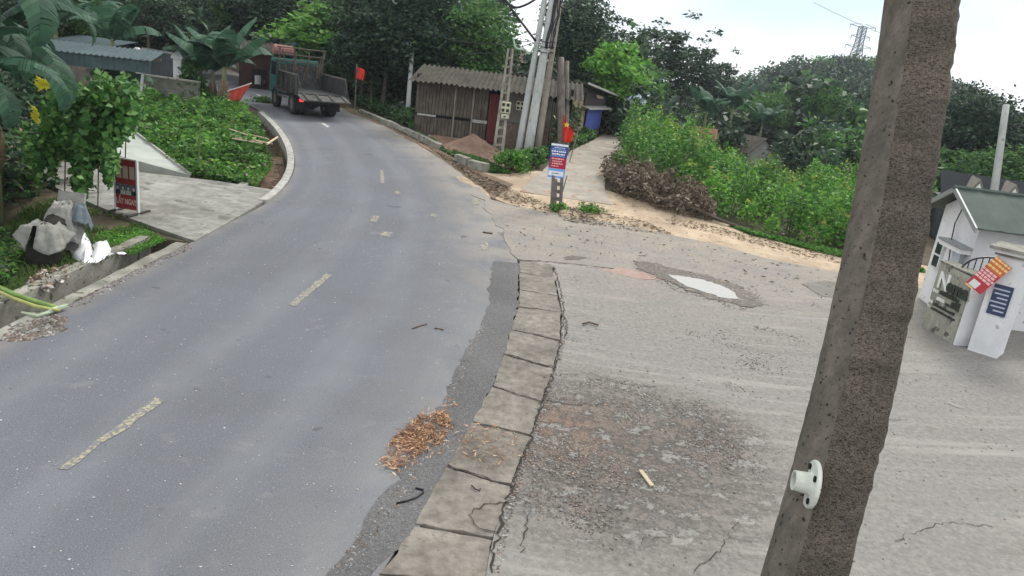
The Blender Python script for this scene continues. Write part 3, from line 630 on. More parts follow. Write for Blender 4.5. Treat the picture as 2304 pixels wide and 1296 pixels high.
m_white = mat('white_paint_wall', (.74, .75, .76), (.62, .63, .64), scale=2, bump=.15, big=.08, spots=(.4, .4, .38), spotscale=5, spotpos=.70)
m_whitep = plain('white_plaster', (.72, .73, .73), .8)
def gate_pillar(px, pyb, pyt, t, label):
    p = at(px, pyb, t); z0 = gz(p.x, p.y); zt = at(px, pyt, t).z - z0
    o = thing('gate_pillar', label, 'pillar', (p.x, p.y, z0), R(10), 'white gate pillars left of the road')
    mb = MB(); mb.span(-.17, .17, -.17, .17, 0, zt - .32); mb.build('shaft', m_whitep, o)
    mb = MB(); mb.span(-.24, .24, -.24, .24, zt - .32, zt - .24); mb.build('cap_ledge', m_whitep, o)
    mb = MB(); mb.box((0, 0, zt - .12), (.5, .5, .24), None, .25); mb.build('cap', m_whitep, o)
    return o
gate_pillar(310, 150, 106, 33, 'white gate pillar with pyramid cap just above the canopy roof')
gate_pillar(402, 185, 114, 32, 'white gate pillar with pyramid cap beside the grey corrugated gate')
a_, b_ = at(322, 165, 33.2), at(392, 172, 32.2); d = b_ - a_
gt = thing('corrugated_gate', 'dark grey corrugated gate between the two white pillars', 'gate', (a_.x, a_.y, gz(a_.x, a_.y)), math.atan2(d.y, d.x)); zg = at(360, 112, 32.6).z - gt.location.z
mb = MB(); n = 40; vs = []
for i in range(n + 1): x_ = d.length * i / n; vs += [(x_, .02 * math.sin(i * 1.57), .05), (x_, .02 * math.sin(i * 1.57), zg)]
mb.add(vs, [(2 * i, 2 * i + 2, 2 * i + 3, 2 * i + 1) for i in range(n)]); mb.build('sheet', mat('dark_grey_sheet', (.10, .11, .12), (.07, .078, .085), scale=3), gt)
mb = MB(); mb.span(0, d.length, -.04, -.03, zg - .1, zg); mb.span(0, d.length, -.04, -.03, .05, .15); mb.build('rail', m_steel, gt)
a_, b_ = at(255, 214, 30.2), at(446, 224, 29.6); a_.z = gz(a_.x, a_.y); b_.z = gz(b_.x, b_.y); d = b_ - a_
bw = thing('boundary_wall', 'low grey concrete boundary wall behind the weed plot', 'wall', a_, math.atan2(d.y, d.x))
mb = MB(); zw = at(350, 172, 30).z - a_.z; mb.span(0, d.length, 0, .15, -.3, zw); mb.build('wall', mat('mossy_wall', (.15, .145, .125), (.075, .08, .06), scale=2.5, bump=.5, big=.3, spots=(.05, .07, .035), spotscale=4, spotpos=.6), bw); mb = MB(); mb.span(-.02, d.length + .02, -.03, .18, zw, zw + .06); mb.build('coping', m_old, bw)
# far buildings up the road
def shed(name, label, px, pyb, pyt, t, wd, dp, wallm, roofm, rot, parts=()):
    p = at(px, pyb, t); z0 = gz(p.x, p.y); zt = at(px, pyt, t).z - z0; h = thing(name, label, 'house', (p.x, p.y, z0), rot)
    mb = MB(); mb.span(-wd / 2, wd / 2, 0, dp, 0, zt - .35); mb.build('wall', wallm, h)
    corrugated(-wd / 2 - .3, wd / 2 + .3, -.5, dp + .2, zt - .35, zt + .1, .25, .03).build('roof_sheet', roofm, h)
    for nm, x0, x1, z0_, z1_, mt in parts: mb = MB(); mb.span(x0, x1, -.06, -.005, z0_, z1_); mb.build(nm, mt, h)
    return h
m_brickred = mat('dark_red_wall', (.075, .034, .03), (.045, .025, .022), scale=4, big=.2)
shed('roadside_house', 'dark red walled roadside house left of the truck', 588, 152, 100, 42, 2.4, 3, m_brickred, m_fibro, R(20), [('doorway', -.5, .3, 0, 1.1, m_dark), ('white_laundry', -.35, .0, .25, .75, m_whitep), ('white_laundry', .05, .22, .3, .7, m_whitep)])
shed('blue_roofed_house', 'house with blue sheet roof behind the truck', 735, 150, 98, 44, 3.6, 3, m_plaster, mat('blue_sheet', (.08, .13, .28), (.06, .09, .2), scale=4), R(8), [('pale_fascia', -1.7, 1.6, 1.5, 1.6, m_lip)])
shed('brown_roofed_house', 'brown roofed house high at the left behind the trees', 215, 60, 8, 50, 6.5, 4, m_plaster, m_tile, R(-6))

# --- 7 white gatehouse at the right edge
hA = at(2157, 424, 16.6)     # ridge end
hd = 15.9
ridge_dir = Vector((math.cos(R(-14)), math.sin(R(-14)), 0)); rot = R(-5)
h8 = thing('white_gatehouse', 'white single-storey gatehouse with green metal roof at right edge', 'house', (hA.x, hA.y, 0), rot)
zr = hA.z; hwid = 1.15; ze = zr - .50; Lg = 5.0     # local: x along ridge, y across (front is -y)
yf, yb = -hwid, hwid
mb = MB(); mb.prism([(.25, yf + .25, 0), (.25, yb - .25, 0), (.25, yb - .25, ze), (.25, 0, zr - .1), (.25, yf + .25, ze)], (Lg, 0, 0)); mb.build('wall', m_white, h8)
m_green = mat('green_metal_roof', (.095, .12, .105), (.07, .09, .08), scale=2, rough=.75, spec=.1, big=.12)
for s_ in (-1, 1):
    mb = MB(); nseg = 46; vs = []
    for i in range(nseg + 1):
        x_ = -.05 + (Lg + .5) * i / nseg; w_ = .014 * (1 if i % 4 == 0 else 0)
        vs += [(x_, 0, zr + w_), (x_, s_ * (hwid + .25), ze - .14 + w_), (x_, 0, zr - .03), (x_, s_ * (hwid + .25), ze - .17)]
    fs = []
    for i in range(nseg):
        k = i * 4; fs += [(k, k + 4, k + 5, k + 1), (k + 2, k + 3, k + 7, k + 6), (k + 1, k + 5, k + 7, k + 3)]
    fs += [(0, 1, 3, 2)]
    mb.add(vs, fs); rf = mb.build('roof', m_green, h8)
    mb = MB(); mb.prism([(-.1, 0, zr + .03), (-.1, s_ * (hwid + .28), ze - .13), (-.1, s_ * (hwid + .28), ze - .24), (-.1, 0, zr - .09)], (.04, 0, 0)); mb.build('bargeboard', m_steel, rf)
mb = MB(); mb.tube([(-.12, 0, zr + .02), (Lg + .4, 0, zr + .02)], .05, 6); mb.build('ridge_cap', m_green, h8)
# gable door with lintel, gable window (gable plane x=.25, faces -x)
m_bluew = plain('pale_blue_door', (.55, .62, .70), .6)
m_glass = plain('dark_glass', (.03, .035, .04), .12, .6)
yd0, yd1 = -.75, -.15
mb = MB(); mb.span(.21, .26, yd0, yd1, .0, 1.52); dd = mb.build('door', m_bluew, h8)
mb = MB(); mb.span(.12, .21, yd0 - .01, yd0 + .05, 0, 1.55); mb.build('door_frame', m_steel, dd)
mb = MB(); mb.span(.0, .25, yd0 - .12, yd1 + .3, 1.55, 1.66); mb.build('lintel', m_whitep, h8); mb = MB(); mb.span(-.03, .25, yd0 - .16, yd1 + .34, 1.66, 1.71); mb.build('lintel_cap', m_steel, h8)
mb = MB(); mb.span(.19, .25, .3, .66, .9, 1.55); wn = mb.build('window', m_whitep, h8)
for z0_, z1_ in ((.94, 1.2), (1.25, 1.51)): mb = MB(); mb.span(.175, .19, .35, .61, z0_, z1_); mb.build('pane', m_glass, wn)
# front window under the eave (faces -y)
mb = MB(); mb.span(2.05, 2.85, yf + .19, yf + .25, .62, 1.4); wn = mb.build('window', m_whitep, h8)
for x0, z0_, z1_ in ((2.1, 1.05, 1.36), (2.1, .66, 1.0), (2.48, 1.05, 1.36), (2.48, .66, 1.0)): mb = MB(); mb.span(x0, x0 + .33, yf + .175, yf + .19, z0_, z1_); mb.build('pane', m_glass, wn)
mb = MB(); mb.span(2.0, 2.9, yf + .1, yf + .25, .54, .60); mb.build('sill', m_whitep, wn)
cab = MB(); cab.tube([(.2, -.05, zr - .35), (.17, .05, zr - .8), (.15, -.05, 1.75), (.1, -.35, 1.2), (.1, -.5, .7), (.1, -.5, .3)], .014, 5); cab.build('hanging_cable', plain('black_cable', (.012, .012, .012), .5), h8)

# gate pillar in front of the house
pg = G(2216, 793)
gp = thing('gatehouse_pillar', 'tall white gate pillar with blue plaque beside the red banner', 'pillar', (pg.x, pg.y, 0), R(46))
zt = at(2262, 562, depth(pg)).z
mb = MB(); mb.span(-.26, .26, -.26, .26, 0, zt); mb.build('shaft', m_white, gp)
for k, (e, z0_, z1_) in enumerate(((.31, zt, zt + .05), (.36, zt + .05, zt + .11), (.41, zt + .11, zt + .17))):
    mb = MB(); mb.span(-e, e, -e, e, z0_, z1_); mb.build('cornice', m_old if k != 1 else m_whitep, gp)
mb = MB(); mb.span(-.285, -.262, -.17, .15, .85, 1.45); pq = mb.build('plaque', plain('navy_plaque', (.04, .06, .12), .4), gp)
for k in range(6): mb = MB(); mb.span(-.289, -.286, -.13, .05 + .06 * (k % 3), .92 + k * .085, .95 + k * .085); mb.build('plaque_line', plain('plaque_print', (.45, .5, .58), .6), pq)
# sign wall "Nema"
q0, q1 = G(2072, 735), G(2141, 776); d = q1 - q0
sw = thing('sign_wall', 'stained concrete sign wall with dark raised lettering before the gatehouse', 'sign wall', (q0.x, q0.y, 0), math.atan2(d.y, d.x))
ws = Vector((d.x, d.y, 0)).length; hs = at(2123, 597, depth(q0) - .1).z + .12
m_signw = mat('stained_sign_plaster', (.36, .355, .30), (.22, .22, .18), scale=2.4, stretch=(3, 3, 1), bump=.4, big=.25, bigscale=1.8, spots=(.12, .12, .10), spotscale=4, spotpos=.63)
mb = MB(); mb.prism([(0, 0, 0), (ws, 0, 0), (ws, 0, hs - .02), (0, 0, hs + .02)], (0, .30, 0)); mb.build('wall', m_signw, sw, bevel=.015)
mb = MB(); mb.prism([(ws + .003, .02, 0), (ws + .003, .72, 0), (ws + .003, .50, hs - .02), (ws + .003, .03, hs - .05)], (.06, 0, 0)); mb.build('side_wing', m_white, sw)
mb = MB(); mb.span(-.02, ws + .02, -.02, .32, hs + .02, hs + .05); mb.build('coping', m_old, sw)
bpy.context.view_layer.update()
RX = Matrix.Rotation(R(90), 4, 'X')
m_letter = plain('dark_letter', (.035, .045, .035), .5); m_letterw = plain('white_letter', (.75, .76, .72), .6)
fs_ = ws / 2.5
text_mesh('letter', 'N', fs_ * 1.15, m_letterw, sw, Matrix.Translation((ws * .12, -.02, hs * .66)) @ RX, .012, bold=.012)
text_mesh('lettering', 'ema', fs_ * .95, m_letter, sw, Matrix.Translation((ws * .40, -.02, hs * .66)) @ RX, .012, bold=.014)
for i, (x0, x1, z_, hh, mt) in enumerate(((.05, .22, .57, .05, m_letterw), (.25, .86, .575, .07, m_letter), (.22, .46, .48, .05, m_letterw), (.5, .62, .47, .04, m_letter), (.66, .92, .47, .12, m_letter), (.02, .16, .40, .05, m_letterw), (.18, .85, .385, .045, m_letter), (.02, .12, .33, .03, m_letterw), (.14, .9, .32, .035, m_letter))):
    nb = max(2, int((x1 - x0) * ws / .05))
    for k in range(nb):
        xa = (x0 + (x1 - x0) * k / nb) * ws; mb = MB(); mb.span(xa, xa + (x1 - x0) * ws / nb * random.uniform(.55, .85), -.016, -.001, z_ * hs, (z_ + hh * random.uniform(.7, 1)) * hs); mb.build('small_letter', mt, sw)
# wrought iron gate leaf behind the sign wall
ga = thing('iron_gate', 'black wrought iron gate with arched top behind the sign wall', 'gate', (q1.x + .05, q1.y + .55, 0), R(-10)); m_iron = plain('black_iron', (.015, .016, .018), .45, .5)
gt0 = at(2190, 560, depth(q1) + .6).z; gw = 1.05; gs = gt0 - .38
mb = MB(); mb.tube([(gw * (.5 - .5 * math.cos(a)), 0, gs + .38 * math.sin(a)) for a in np.linspace(0, math.pi, 17)], .02, 6); mb.build('arch', m_iron, ga)
for z_ in (.15, .95, gs): mb = MB(); mb.tube([(0, 0, z_), (gw, 0, z_)], .016, 5); mb.build('rail', m_iron, ga)
for k in range(10):
    x_ = gw * k / 9; top = gs + .38 * math.sqrt(max(0, 1 - ((x_ / gw - .5) * 2) ** 2)) - .01; mb = MB(); mb.tube([(x_, 0, .02), (x_, 0, top)], .012, 5); mb.build('bar', m_iron, ga)
# red tilted banner board hung on the gate
bc = at(2224, 620, min(depth(q1), depth(pg)) - .62); rn = thing('red_banner', 'tilted red and orange banner board hung between sign wall and pillar', 'banner', bc)
M_ = cam.matrix_world.to_3x3(); xdir = Vector((math.cos(R(-30)), math.sin(R(-30)), 0)); ydir = Vector((0, 0, 1)); nd = Vector((xdir.y, -xdir.x, 0))
tl = R(-30)
ux = xdir * math.cos(tl) + ydir * math.sin(tl); uy = -xdir * math.sin(tl) + ydir * math.cos(tl)
hwB, hhB = .17, .36
def bb(x0, x1, y0, y1, th, mt, nm, par=rn, o0=0.0):
    mb = MB(); mb.prism([ux * a + uy * b + nd * o0 for a, b in ((x0, y0), (x1, y0), (x1, y1), (x0, y1))], nd * th); return mb.build(nm, mt, par)
brd = bb(-hwB, hwB, -hhB, hhB, -.02, plain('red_vinyl', (.50, .045, .06), .5), 'board')
bb(-hwB + .01, hwB - .01, .10, hhB - .01, .003, plain('orange_vinyl', (.62, .17, .05), .5), 'orange_field', brd)
m_by = plain('yellow_print', (.85, .62, .25), .5); m_bp = plain('pink_print', (.9, .55, .55), .5)
for k, (y_, mt) in enumerate(((.33, m_by), (.25, m_by), (.16, m_by), (.06, m_bp), (.0, m_bp), (-.06, m_bp), (-.12, m_bp))):
    x_ = -.17
    while x_ < .12:
        w_ = random.uniform(.03, .08); bb(x_, min(.17, x_ + w_), y_ - .02, y_ + .022, .002, mt, 'print', brd, .004); x_ += w_ + .014
bb(-.13, .03, -.34, -.2, .002, m_whitep, 'pale_print', brd, .004); bb(-.16, -.02, -.38, -.35, .002, m_by, 'print', brd, .004)
# building behind with two small white gables
c9 = at(2240, 470, 26); h9 = thing('twin_gable_house', 'dark roofed house with two small white gables behind the gatehouse', 'house', (c9.x, c9.y, gz(c9.x, c9.y)), R(-20)); z9 = c9.z - h9.location.z
mb = MB(); mb.span(-1.6, 2.4, 0, 3, 0, z9); mb.build('wall', plain('dark_grey_wall', (.06, .065, .07), .8), h9)
mb = MB(); mb.prism([(-1.8, -.3, z9), (2.6, -.3, z9), (2.6, 1.5, z9 + .9), (-1.8, 1.5, z9 + .9)], (0, 0, .07)); mb.build('roof', plain('dark_slate', (.03, .034, .036), .9, .05), h9)
mb = MB(); mb.span(-1.8, 2.6, -.36, -.31, z9 - .04, z9 + .08); mb.build('gutter', m_whitep, h9)
for x_ in (-.75, .35):
    mb = MB(); mb.prism([(x_ - .42, -.2, z9 + .2), (x_ + .42, -.2, z9 + .2), (x_, -.2, z9 + .95)], (0, 1.5, 0)); gb = mb.build('gable', m_greyw, h9)
    mb = MB(); mb.prism([(x_ - .3, -.23, z9 + .26), (x_ + .3, -.23, z9 + .26), (x_, -.23, z9 + .8)], (0, .03, 0)); mb.build('gable_panel', m_whitep, gb)

# --- transmission tower on the hill
tp = at(1942, 60, 240); pz = gz(tp.x, tp.y); Ht = tp.z - pz
py = thing('transmission_tower', 'steel lattice transmission tower on the wooded hill', 'tower', (tp.x, tp.y, pz), R(20)); m_latt = plain('dark_galvanised_steel', (.16, .18, .2), .6)
def hw(z): return 2.6 - 1.7 * min(1, z / (Ht * .75))
corners = ((1, 1), (-1, 1), (-1, -1), (1, -1))
for sx, sy in corners: mb = MB(); mb.tube([(sx * hw(z), sy * hw(z), z) for z in np.linspace(0, Ht, 9)], .17, 4); mb.build('leg', m_latt, py)
lv = list(np.linspace(0, Ht, 15))
mb = MB()
for z0_, z1_ in zip(lv[:-1], lv[1:]):
    for i in range(4):
        (ax, ay), (bx, by) = corners[i], corners[(i + 1) % 4]
        mb.tube([(ax * hw(z0_), ay * hw(z0_), z0_), (bx * hw(z1_), by * hw(z1_), z1_)], .09, 4); mb.tube([(bx * hw(z0_), by * hw(z0_), z0_), (ax * hw(z1_), ay * hw(z1_), z1_)], .09, 4); mb.tube([(ax * hw(z1_), ay * hw(z1_), z1_), (bx * hw(z1_), by * hw(z1_), z1_)], .09, 4)
mb.build('bracing', m_latt, py)
for zf_, ln in ((.985, 5.2), (.83, 3.8), (.68, 5.2)):
    z_ = Ht * zf_; mb = MB()
    for s_ in (-1, 1): mb.tube([(s_ * .8, 0, z_), (s_ * ln, 0, z_ + .5)], .13, 4); mb.tube([(s_ * .8, 0, z_ + 1.1), (s_ * ln, 0, z_ + .5)], .1, 4); mb.tube([(s_ * ln, 0, z_ + .5), (s_ * ln, 0, z_ - .7)], .1, 4)
    mb.build('cross_arm', m_latt, py)

# ================================================================== POLES AND CABLES
m_pole = mat('pale_pole_concrete', (.44, .46, .44), (.33, .35, .33), scale=3, bump=.3, big=.12, stretch=(2, 2, .5), spots=(.2, .2, .18), spotscale=9, spotpos=.7)
m_pole2 = mat('brown_pole_concrete', (.19, .165, .145), (.11, .098, .088), scale=4, bump=.4, big=.2)
m_cable = plain('black_rubber_cable', (.016, .016, .02), .5)
def pole(name, label, base, top, r0, r1, mt, group=None, n=10, square=False):
    o = thing(name, label, 'utility pole', base, 0, group); d = Vector(top) - Vector(base); mb = MB()
    mb.tube([d * t - Vz(.3 if t == 0 else 0) for t in np.linspace(0, 1, 8)], [r0 + (r1 - r0) * t for t in np.linspace(0, 1, 8)], n); mb.build('shaft', mt, o, smooth=n > 6); return o
grp = 'cluster of three concrete poles at the lane mouth'
tp_ = depth(G(1180, 346))
def topat(px, py, t): return at(px, py, t)
pl = []
for (bx, by), (tx, ty), rr, lab in (((1165, 348), (1232, -40), .14, 'left pale concrete pole of the three-pole cluster'), ((1186, 352), (1250, -40), .19, 'middle and thickest pale concrete pole of the three-pole cluster'), ((1208, 347), (1266, -40), .14, 'right yellowish concrete pole of the three-pole cluster')):
    b0 = G(bx, by); t_ = depth(b0); pl.append(pole('utility_pole', lab, b0, at(tx, ty, t_), rr, rr * .72, m_pole if 'right' not in lab else mat('yellowish_pole_concrete', (.36, .33, .27), (.24, .22, .18), scale=4, bump=.3, big=.15), grp, 10))
mid = pl[1]; bm = Vector(mid.location); tt = at(1252, -40, depth(bm)); dirp = (tt - bm)
def on_pole(k): return bm + dirp * k
# cable bundle lashed to the poles
bl = thing('cable_bundle', 'thick bundle of black cables lashed along the upper poles', 'cables', on_pole(.62))
for k in range(6):
    ox, oy = random.uniform(-.02, .26), random.uniform(-.24, -.16); pts = []
    for t_ in np.linspace(.62, 1.0, 9): p = on_pole(t_); pts.append(p + Vector((ox + random.gauss(0, .025) + .22 * (t_ - .62), oy + random.gauss(0, .015), 0)))
    mb = MB(); mb.tube(pts, random.uniform(.022, .04), 6); mb.build('cable', m_cable, bl, world=True, smooth=True)
for k in (.60, .63, .66):
    p = on_pole(k); mb = MB(); mb.tube([p + Vector((.30 * math.cos(a) + .05, .24 * math.sin(a), .03 * math.sin(a))) for a in np.linspace(0, 6.283, 15)], .016, 5); mb.build('strap', m_cable, bl, world=True)
def cable(label, pts, r, sag=0.0, mt=m_cable, name='cable'):
    m = MB(); P = []
    for a, b in zip(pts[:-1], pts[1:]):
        for t_ in np.linspace(0, 1, 9)[:-1]: P.append(Vector(a).lerp(Vector(b), t_) - Vz(4 * sag * t_ * (1 - t_)))
    P.append(Vector(pts[-1])); m.tube(P, r, 6)
    return tag(m.build(name, mt, smooth=True), label, 'cable')
tb = depth(bm)
cable('thick black cable slanting up left from the pole cluster', [at(1205, 92, tb), at(1152, 22, tb), at(1120, -30, tb)], .05)
cable('black cable loop hanging across the top of the frame', [at(1100, -30, tb), at(1150, 12, tb), at(1172, 15, tb), at(1215, -10, tb)], .045, .05)
cable('black cable drooping right from the pole top', [at(1258, 10, tb), at(1278, 20, tb), at(1325, -20, tb)], .035, .05)
cable('thin cable slanting right of the pole cluster', [at(1298, -10, tb), at(1290, 50, tb), at(1262, 100, tb + 1)], .02)
cable('pale green hose looped left of the pole cluster', [at(1155, 85, tb), at(1160, 108, tb), at(1183, 112, tb), at(1190, 122, tb), at(1205, 100, tb)], .035, .02, plain('pale_green_hose', (.35, .48, .36), .6))
cable('long thin wire from lamp pole to cluster', [at(800, 50, 36), at(960, 75, 34), at(1195, 92, tb)], .014, .25)
cable('low thin wire from far trees to cluster', [at(960, 130, 34), at(1060, 118, 33), at(1200, 95, tb)], .014, .2)
cable('thin wire crossing the white sky to the tower', [at(1830, 5, 60), at(2010, 85, 60)], .022, .1, plain('faded_grey_wire', (.5, .52, .56), .6))
cable('thin black wire from cluster to brown pole', [at(1205, 100, tb), at(1232, 125, tb + .5), at(1258, 148, tb + 1)], .02, .1)

# H-section pole with meter boxes
b0 = G(1121, 340); hp = thing('ladder_pole', 'old slotted concrete pole carrying yellowed meter boxes', 'utility pole', b0); t_ = depth(b0); d = at(1149, 110, t_) - b0
m_hp = mat('weathered_pole_concrete', (.36, .34, .28), (.2, .19, .155), scale=4, bump=.4, big=.2)
side = Vector((.98, -.15, 0)); hgt = d.length
for s_ in (-1, 1):
    mb = MB(); mb.tube([side * (s_ * .17 * (1 - .45 * k)) + d * k - Vz(.25 if k == 0 else 0) for k in np.linspace(0, 1, 6)], [.085 - .03 * k for k in np.linspace(0, 1, 6)], 4); mb.build('flange', m_hp, hp)
for k in np.arange(.06, .95, .085):
    mb = MB(); c = d * k; w_ = .30 * (1 - .45 * k); mb.box((c.x, c.y, c.z), (w_, .07, .09), Matrix.Rotation(-.1, 3, 'Y')); mb.build('rung', m_hp, hp)
mb = MB(); c = d * .5
mb.tube([side * .02 + d * k + Vector((.02, .05, 0)) for k in (0, .5, 1)], .05, 4); mb.build('web', m_pole2, hp)
def meter_box(label, px, py, t, w_, h_, cells, base=None):
    c = at(px, py, t); o = thing('meter_box', label, 'meter box', c, R(-6), 'electric meter boxes on the poles'); z = 0
    m_box = plain('yellowed_plastic', (.55, .53, .38), .5)
    mb = MB(); mb.span(-w_ / 2, w_ / 2, -.06, .10, -h_ / 2, h_ / 2); mb.build('case', m_box, o, bevel=.015)
    for i in range(cells[0]):
        for j in range(cells[1]):
            cx = -w_ / 2 + w_ * (i + .5) / cells[0]; cz = -h_ / 2 + h_ * (j + .5) / cells[1]
            mb = MB(); mb.span(cx - w_ * .16, cx + w_ * .16, -.07, -.06, cz - h_ * .14, cz + h_ * .14); mb.build('meter_window', m_glass, o)
    return o
meter_box('four-window yellowed meter box on the slotted pole', 1138, 242, t_ - .22, .36, .42, (2, 2))
meter_box('narrow yellow meter box below the four-window one', 1136, 262, t_ - .22, .30, .16, (1, 1))
meter_box('pale meter box on the plaster wall left of the pole cluster', 1171, 238, t_ + 1.2, .32, .36, (2, 2))

# brown pole, lamp pole, right pole, leaning sticks
b0 = G(1262, 354); pole('utility_pole', 'slim dark brown pole standing behind the blue notice board', b0, at(1262, 130, depth(b0)), .17, .13, m_pole2, None, 8)
b0 = G(1275, 350); pole('utility_pole', 'grey timber pole tied against the slim brown pole', b0, at(1276, 138, depth(b0)), .10, .08, m_greyw, None, 8)
b0 = G(916, 266); lpz = thing('lamp_pole', 'slim grey concrete lamp pole beside the plank house', 'lamp pole', b0); d = at(928, 106, depth(b0)) - b0
mb = MB(); mb.tube([d * k - Vz(.2 if k == 0 else 0) for k in np.linspace(0, 1, 5)], [.12, .115, .11, .105, .10], 8); mb.build('shaft', m_pole, lpz, smooth=True)
mb = MB(); mb.tube([d, d + Vector((-.12, -.1, .10)), d + Vector((-.3, -.2, .14))], [.03, .05, .06], 6); mb.build('lamp_head', m_whitep, lpz)
b0 = G(2232, 470); b0 = at(2233, 462, 24); b0.z = gz(b0.x, b0.y)
bb_ = at(2234, 450, 24); tt_ = at(2264, 236, 24); dd_ = (tt_ - bb_) / (tt_.z - bb_.z); foot = bb_ - dd_ * (bb_.z - b0.z)
pole('utility_pole', 'grey concrete pole rising behind the gatehouse roof', foot, tt_, .14, .10, m_pole, None, 8)
for (a, b, lab) in (((1281, 365), (1303, 285), 'thin bamboo stick leaning beside the red flag'), ((1265, 432), (1276, 395), 'thin dark stick standing beside the notice post')):
    p = G(*a); mb = MB(); mb.tube([p - Vz(.05), at(*b, depth(p))], .022, 5); tag(mb.build('bamboo_stick', m_greyw), lab, 'stick')
# --- near concrete pole right in front of the camera
tN = 3.05
cA, cM, cB = at(1806, 1296, tN), at(1968, 648, tN + .06), at(2074, -10, tN + .13)
ax = (cB - cA); u_ = ax / ax.z
npz = thing('near_concrete_pole', 'large rough concrete pole leaning close to the camera at right', 'utility pole', (cA - u_ * cA.z))
def axis(z):
    # gentle bow through the three sighted points
    za, zm, zb = cA.z, cM.z, cB.z
    la = (z - zm) * (z - zb) / ((za - zm) * (za - zb)); lm = (z - za) * (z - zb) / ((zm - za) * (zm - zb)); lb = (z - za) * (z - zm) / ((zb - za) * (zb - zm))
    return cA * la + cM * lm + cB * lb
zs = np.concatenate([np.linspace(-.3, cA.z - .3, 6), np.linspace(cA.z - .25, cB.z + .25, 90), np.linspace(cB.z + .4, 7.5, 5)])
def axis_c(z):
    zl, zh = cA.z - .3, cB.z + .3
    if z < zl: return axis(zl) + (axis(zl + .05) - axis(zl)) * ((z - zl) / .05)
    if z > zh: return axis(zh) + (axis(zh) - axis(zh - .05)) * ((z - zh) / .05)
    return axis(z)
rngp = np.random.default_rng(3)
def pole_mesh(face):
    # section: flattened octagon, one narrow smooth face to the left, one wide rough face to the right
    mb = MB(); secs = []
    view = Vector((cM.x, cM.y, 0)).normalized(); side = Vector((view.y, -view.x, 0))     # side = right as seen from the camera
    prof = [(-.150, .02), (-.142, -.055), (-.118, -.098), (-.070, -.132), (-.030, -.148), (.03, -.148), (.09, -.138), (.135, -.112), (.150, -.06), (.150, .03), (.12, .11), (.05, .145), (-.05, .145), (-.12, .11)]
    n = len(prof); vs = []
    for z in zs:
        c = axis_c(float(z)); k = 1.04 - .022 * (z - cA.z)
        for i, (a, b) in enumerate(prof):
            r = rngp.normal(0, .0035) if 5 <= i <= 9 else rngp.normal(0, .0008)
            if i in (8, 7): r += .006 * math.sin(z * 17) * math.sin(z * 7.3)
            f = k * (1 + r / .15); vs.append(Vector((c.x, c.y, float(z))) + side * a * f + view * b * f)
    fs = []; ms = []
    for i in range(len(zs) - 1):
        for j in range(n):
            q = (i * n + j, i * n + (j + 1) % n, (i + 1) * n + (j + 1) % n, (i + 1) * n + j)
            fs.append(tuple(q)); ms.append(1 if 4 <= j <= 9 else 0)
    fs.append(tuple(range((len(zs) - 1) * n, len(zs) * n))); ms.append(0)
    mb.add(vs, fs); mb.m = ms; return mb
m_np1 = mat('pitted_pole_concrete', (.185, .163, .134), (.098, .087, .073), scale=16, bump=.7, bscale=60, big=.2, bigscale=2.5, spots=(.028, .026, .024), spotscale=42, spotpos=.685, stretch=(1, 1, .45), streak=((9, 9, 1.1), (.075, .07, .062), .7))
def rough_face():
    m = mat('sackcloth_pole_concrete', (.20, .17, .136), (.112, .096, .078), scale=70, bump=1.0, bscale=110, big=.3, bigscale=2.2, spots=(.05, .046, .041), spotscale=150, spotpos=.64, streak=((1.2, 1.2, 7), (.07, .062, .054), .65))
    return m
m_np2 = rough_face()
t_ = m_np2.node_tree; bs = t_.nodes['Principled BSDF']
cz = N(t_, 'ShaderNodeTexCoord'); wv = N(t_, 'ShaderNodeTexVoronoi'); wv.inputs['Scale'].default_value = 85; wv.inputs['Randomness'].default_value = .55
mpv = N(t_, 'ShaderNodeMapping'); mpv.inputs['Scale'].default_value = (.8, .8, 1.25); t_.links.new(cz.outputs['Object'], mpv.inputs[0]); t_.links.new(mpv.outputs[0], wv.inputs['Vector'])
bp = N(t_, 'ShaderNodeBump'); bp.inputs['Strength'].default_value = .9; bp.inputs['Distance'].default_value = .008
t_.links.new(wv.outputs['Distance'], bp.inputs['Height'])
old = [l for l in t_.links if l.to_socket == bs.inputs['Normal']][0].from_socket; t_.links.new(old, bp.inputs['Normal']); t_.links.new(bp.outputs[0], bs.inputs['Normal'])
o = pole_mesh(0).build('shaft', [m_np1, m_np2], npz, world=True, smooth=True)
# seams and the pipe flange
vw = Vector((cM.x, cM.y, 0)).normalized(); sd_ = Vector((vw.y, -vw.x, 0))
pc = at(1812, 1086, tN - .10)
fl = thing('pipe_flange', 'white metal pipe flange bolted to the near concrete pole', 'flange', pc)
nrm = (-sd_ * .95 - vw * .30 + Vz(.04)).normalized(); tx_ = nrm.cross(Vector((0, 0, 1))).normalized(); tz_ = tx_.cross(nrm)
m_fl = mat('chipped_white_enamel', (.66, .69, .62), (.5, .53, .47), scale=8, rough=.5, bump=.2, spots=(.15, .12, .1), spotscale=30, spotpos=.74)
def ring(c0, r0, c1, r1, n=28): return [(c0, r0), (c1, r1)]
def revolve(prof, n=28):
    mb = MB(); vs = []
    for d_, r_ in prof:
        for k in range(n): a = 2 * math.pi * k / n; vs.append(nrm * d_ + (tx_ * math.cos(a) + tz_ * math.sin(a)) * r_)
    mb.add(vs, [(i * n + k, i * n + (k + 1) % n, (i + 1) * n + (k + 1) % n, (i + 1) * n + k) for i in range(len(prof) - 1) for k in range(n)]); return mb
off = -.035
revolve([(off, .0), (off, .095), (off + .004, .098), (off + .014, .098), (off + .018, .094), (off + .018, .050), (off + .025, .044), (off + .075, .040), (off + .082, .041), (off + .082, .033), (off + .02, .031), (off + .02, .0)]).build('flange_plate', m_fl, fl, smooth=False)
revolve([(off + .030, .0), (off + .030, .0312)]).build('pipe_bore', m_dark, fl)
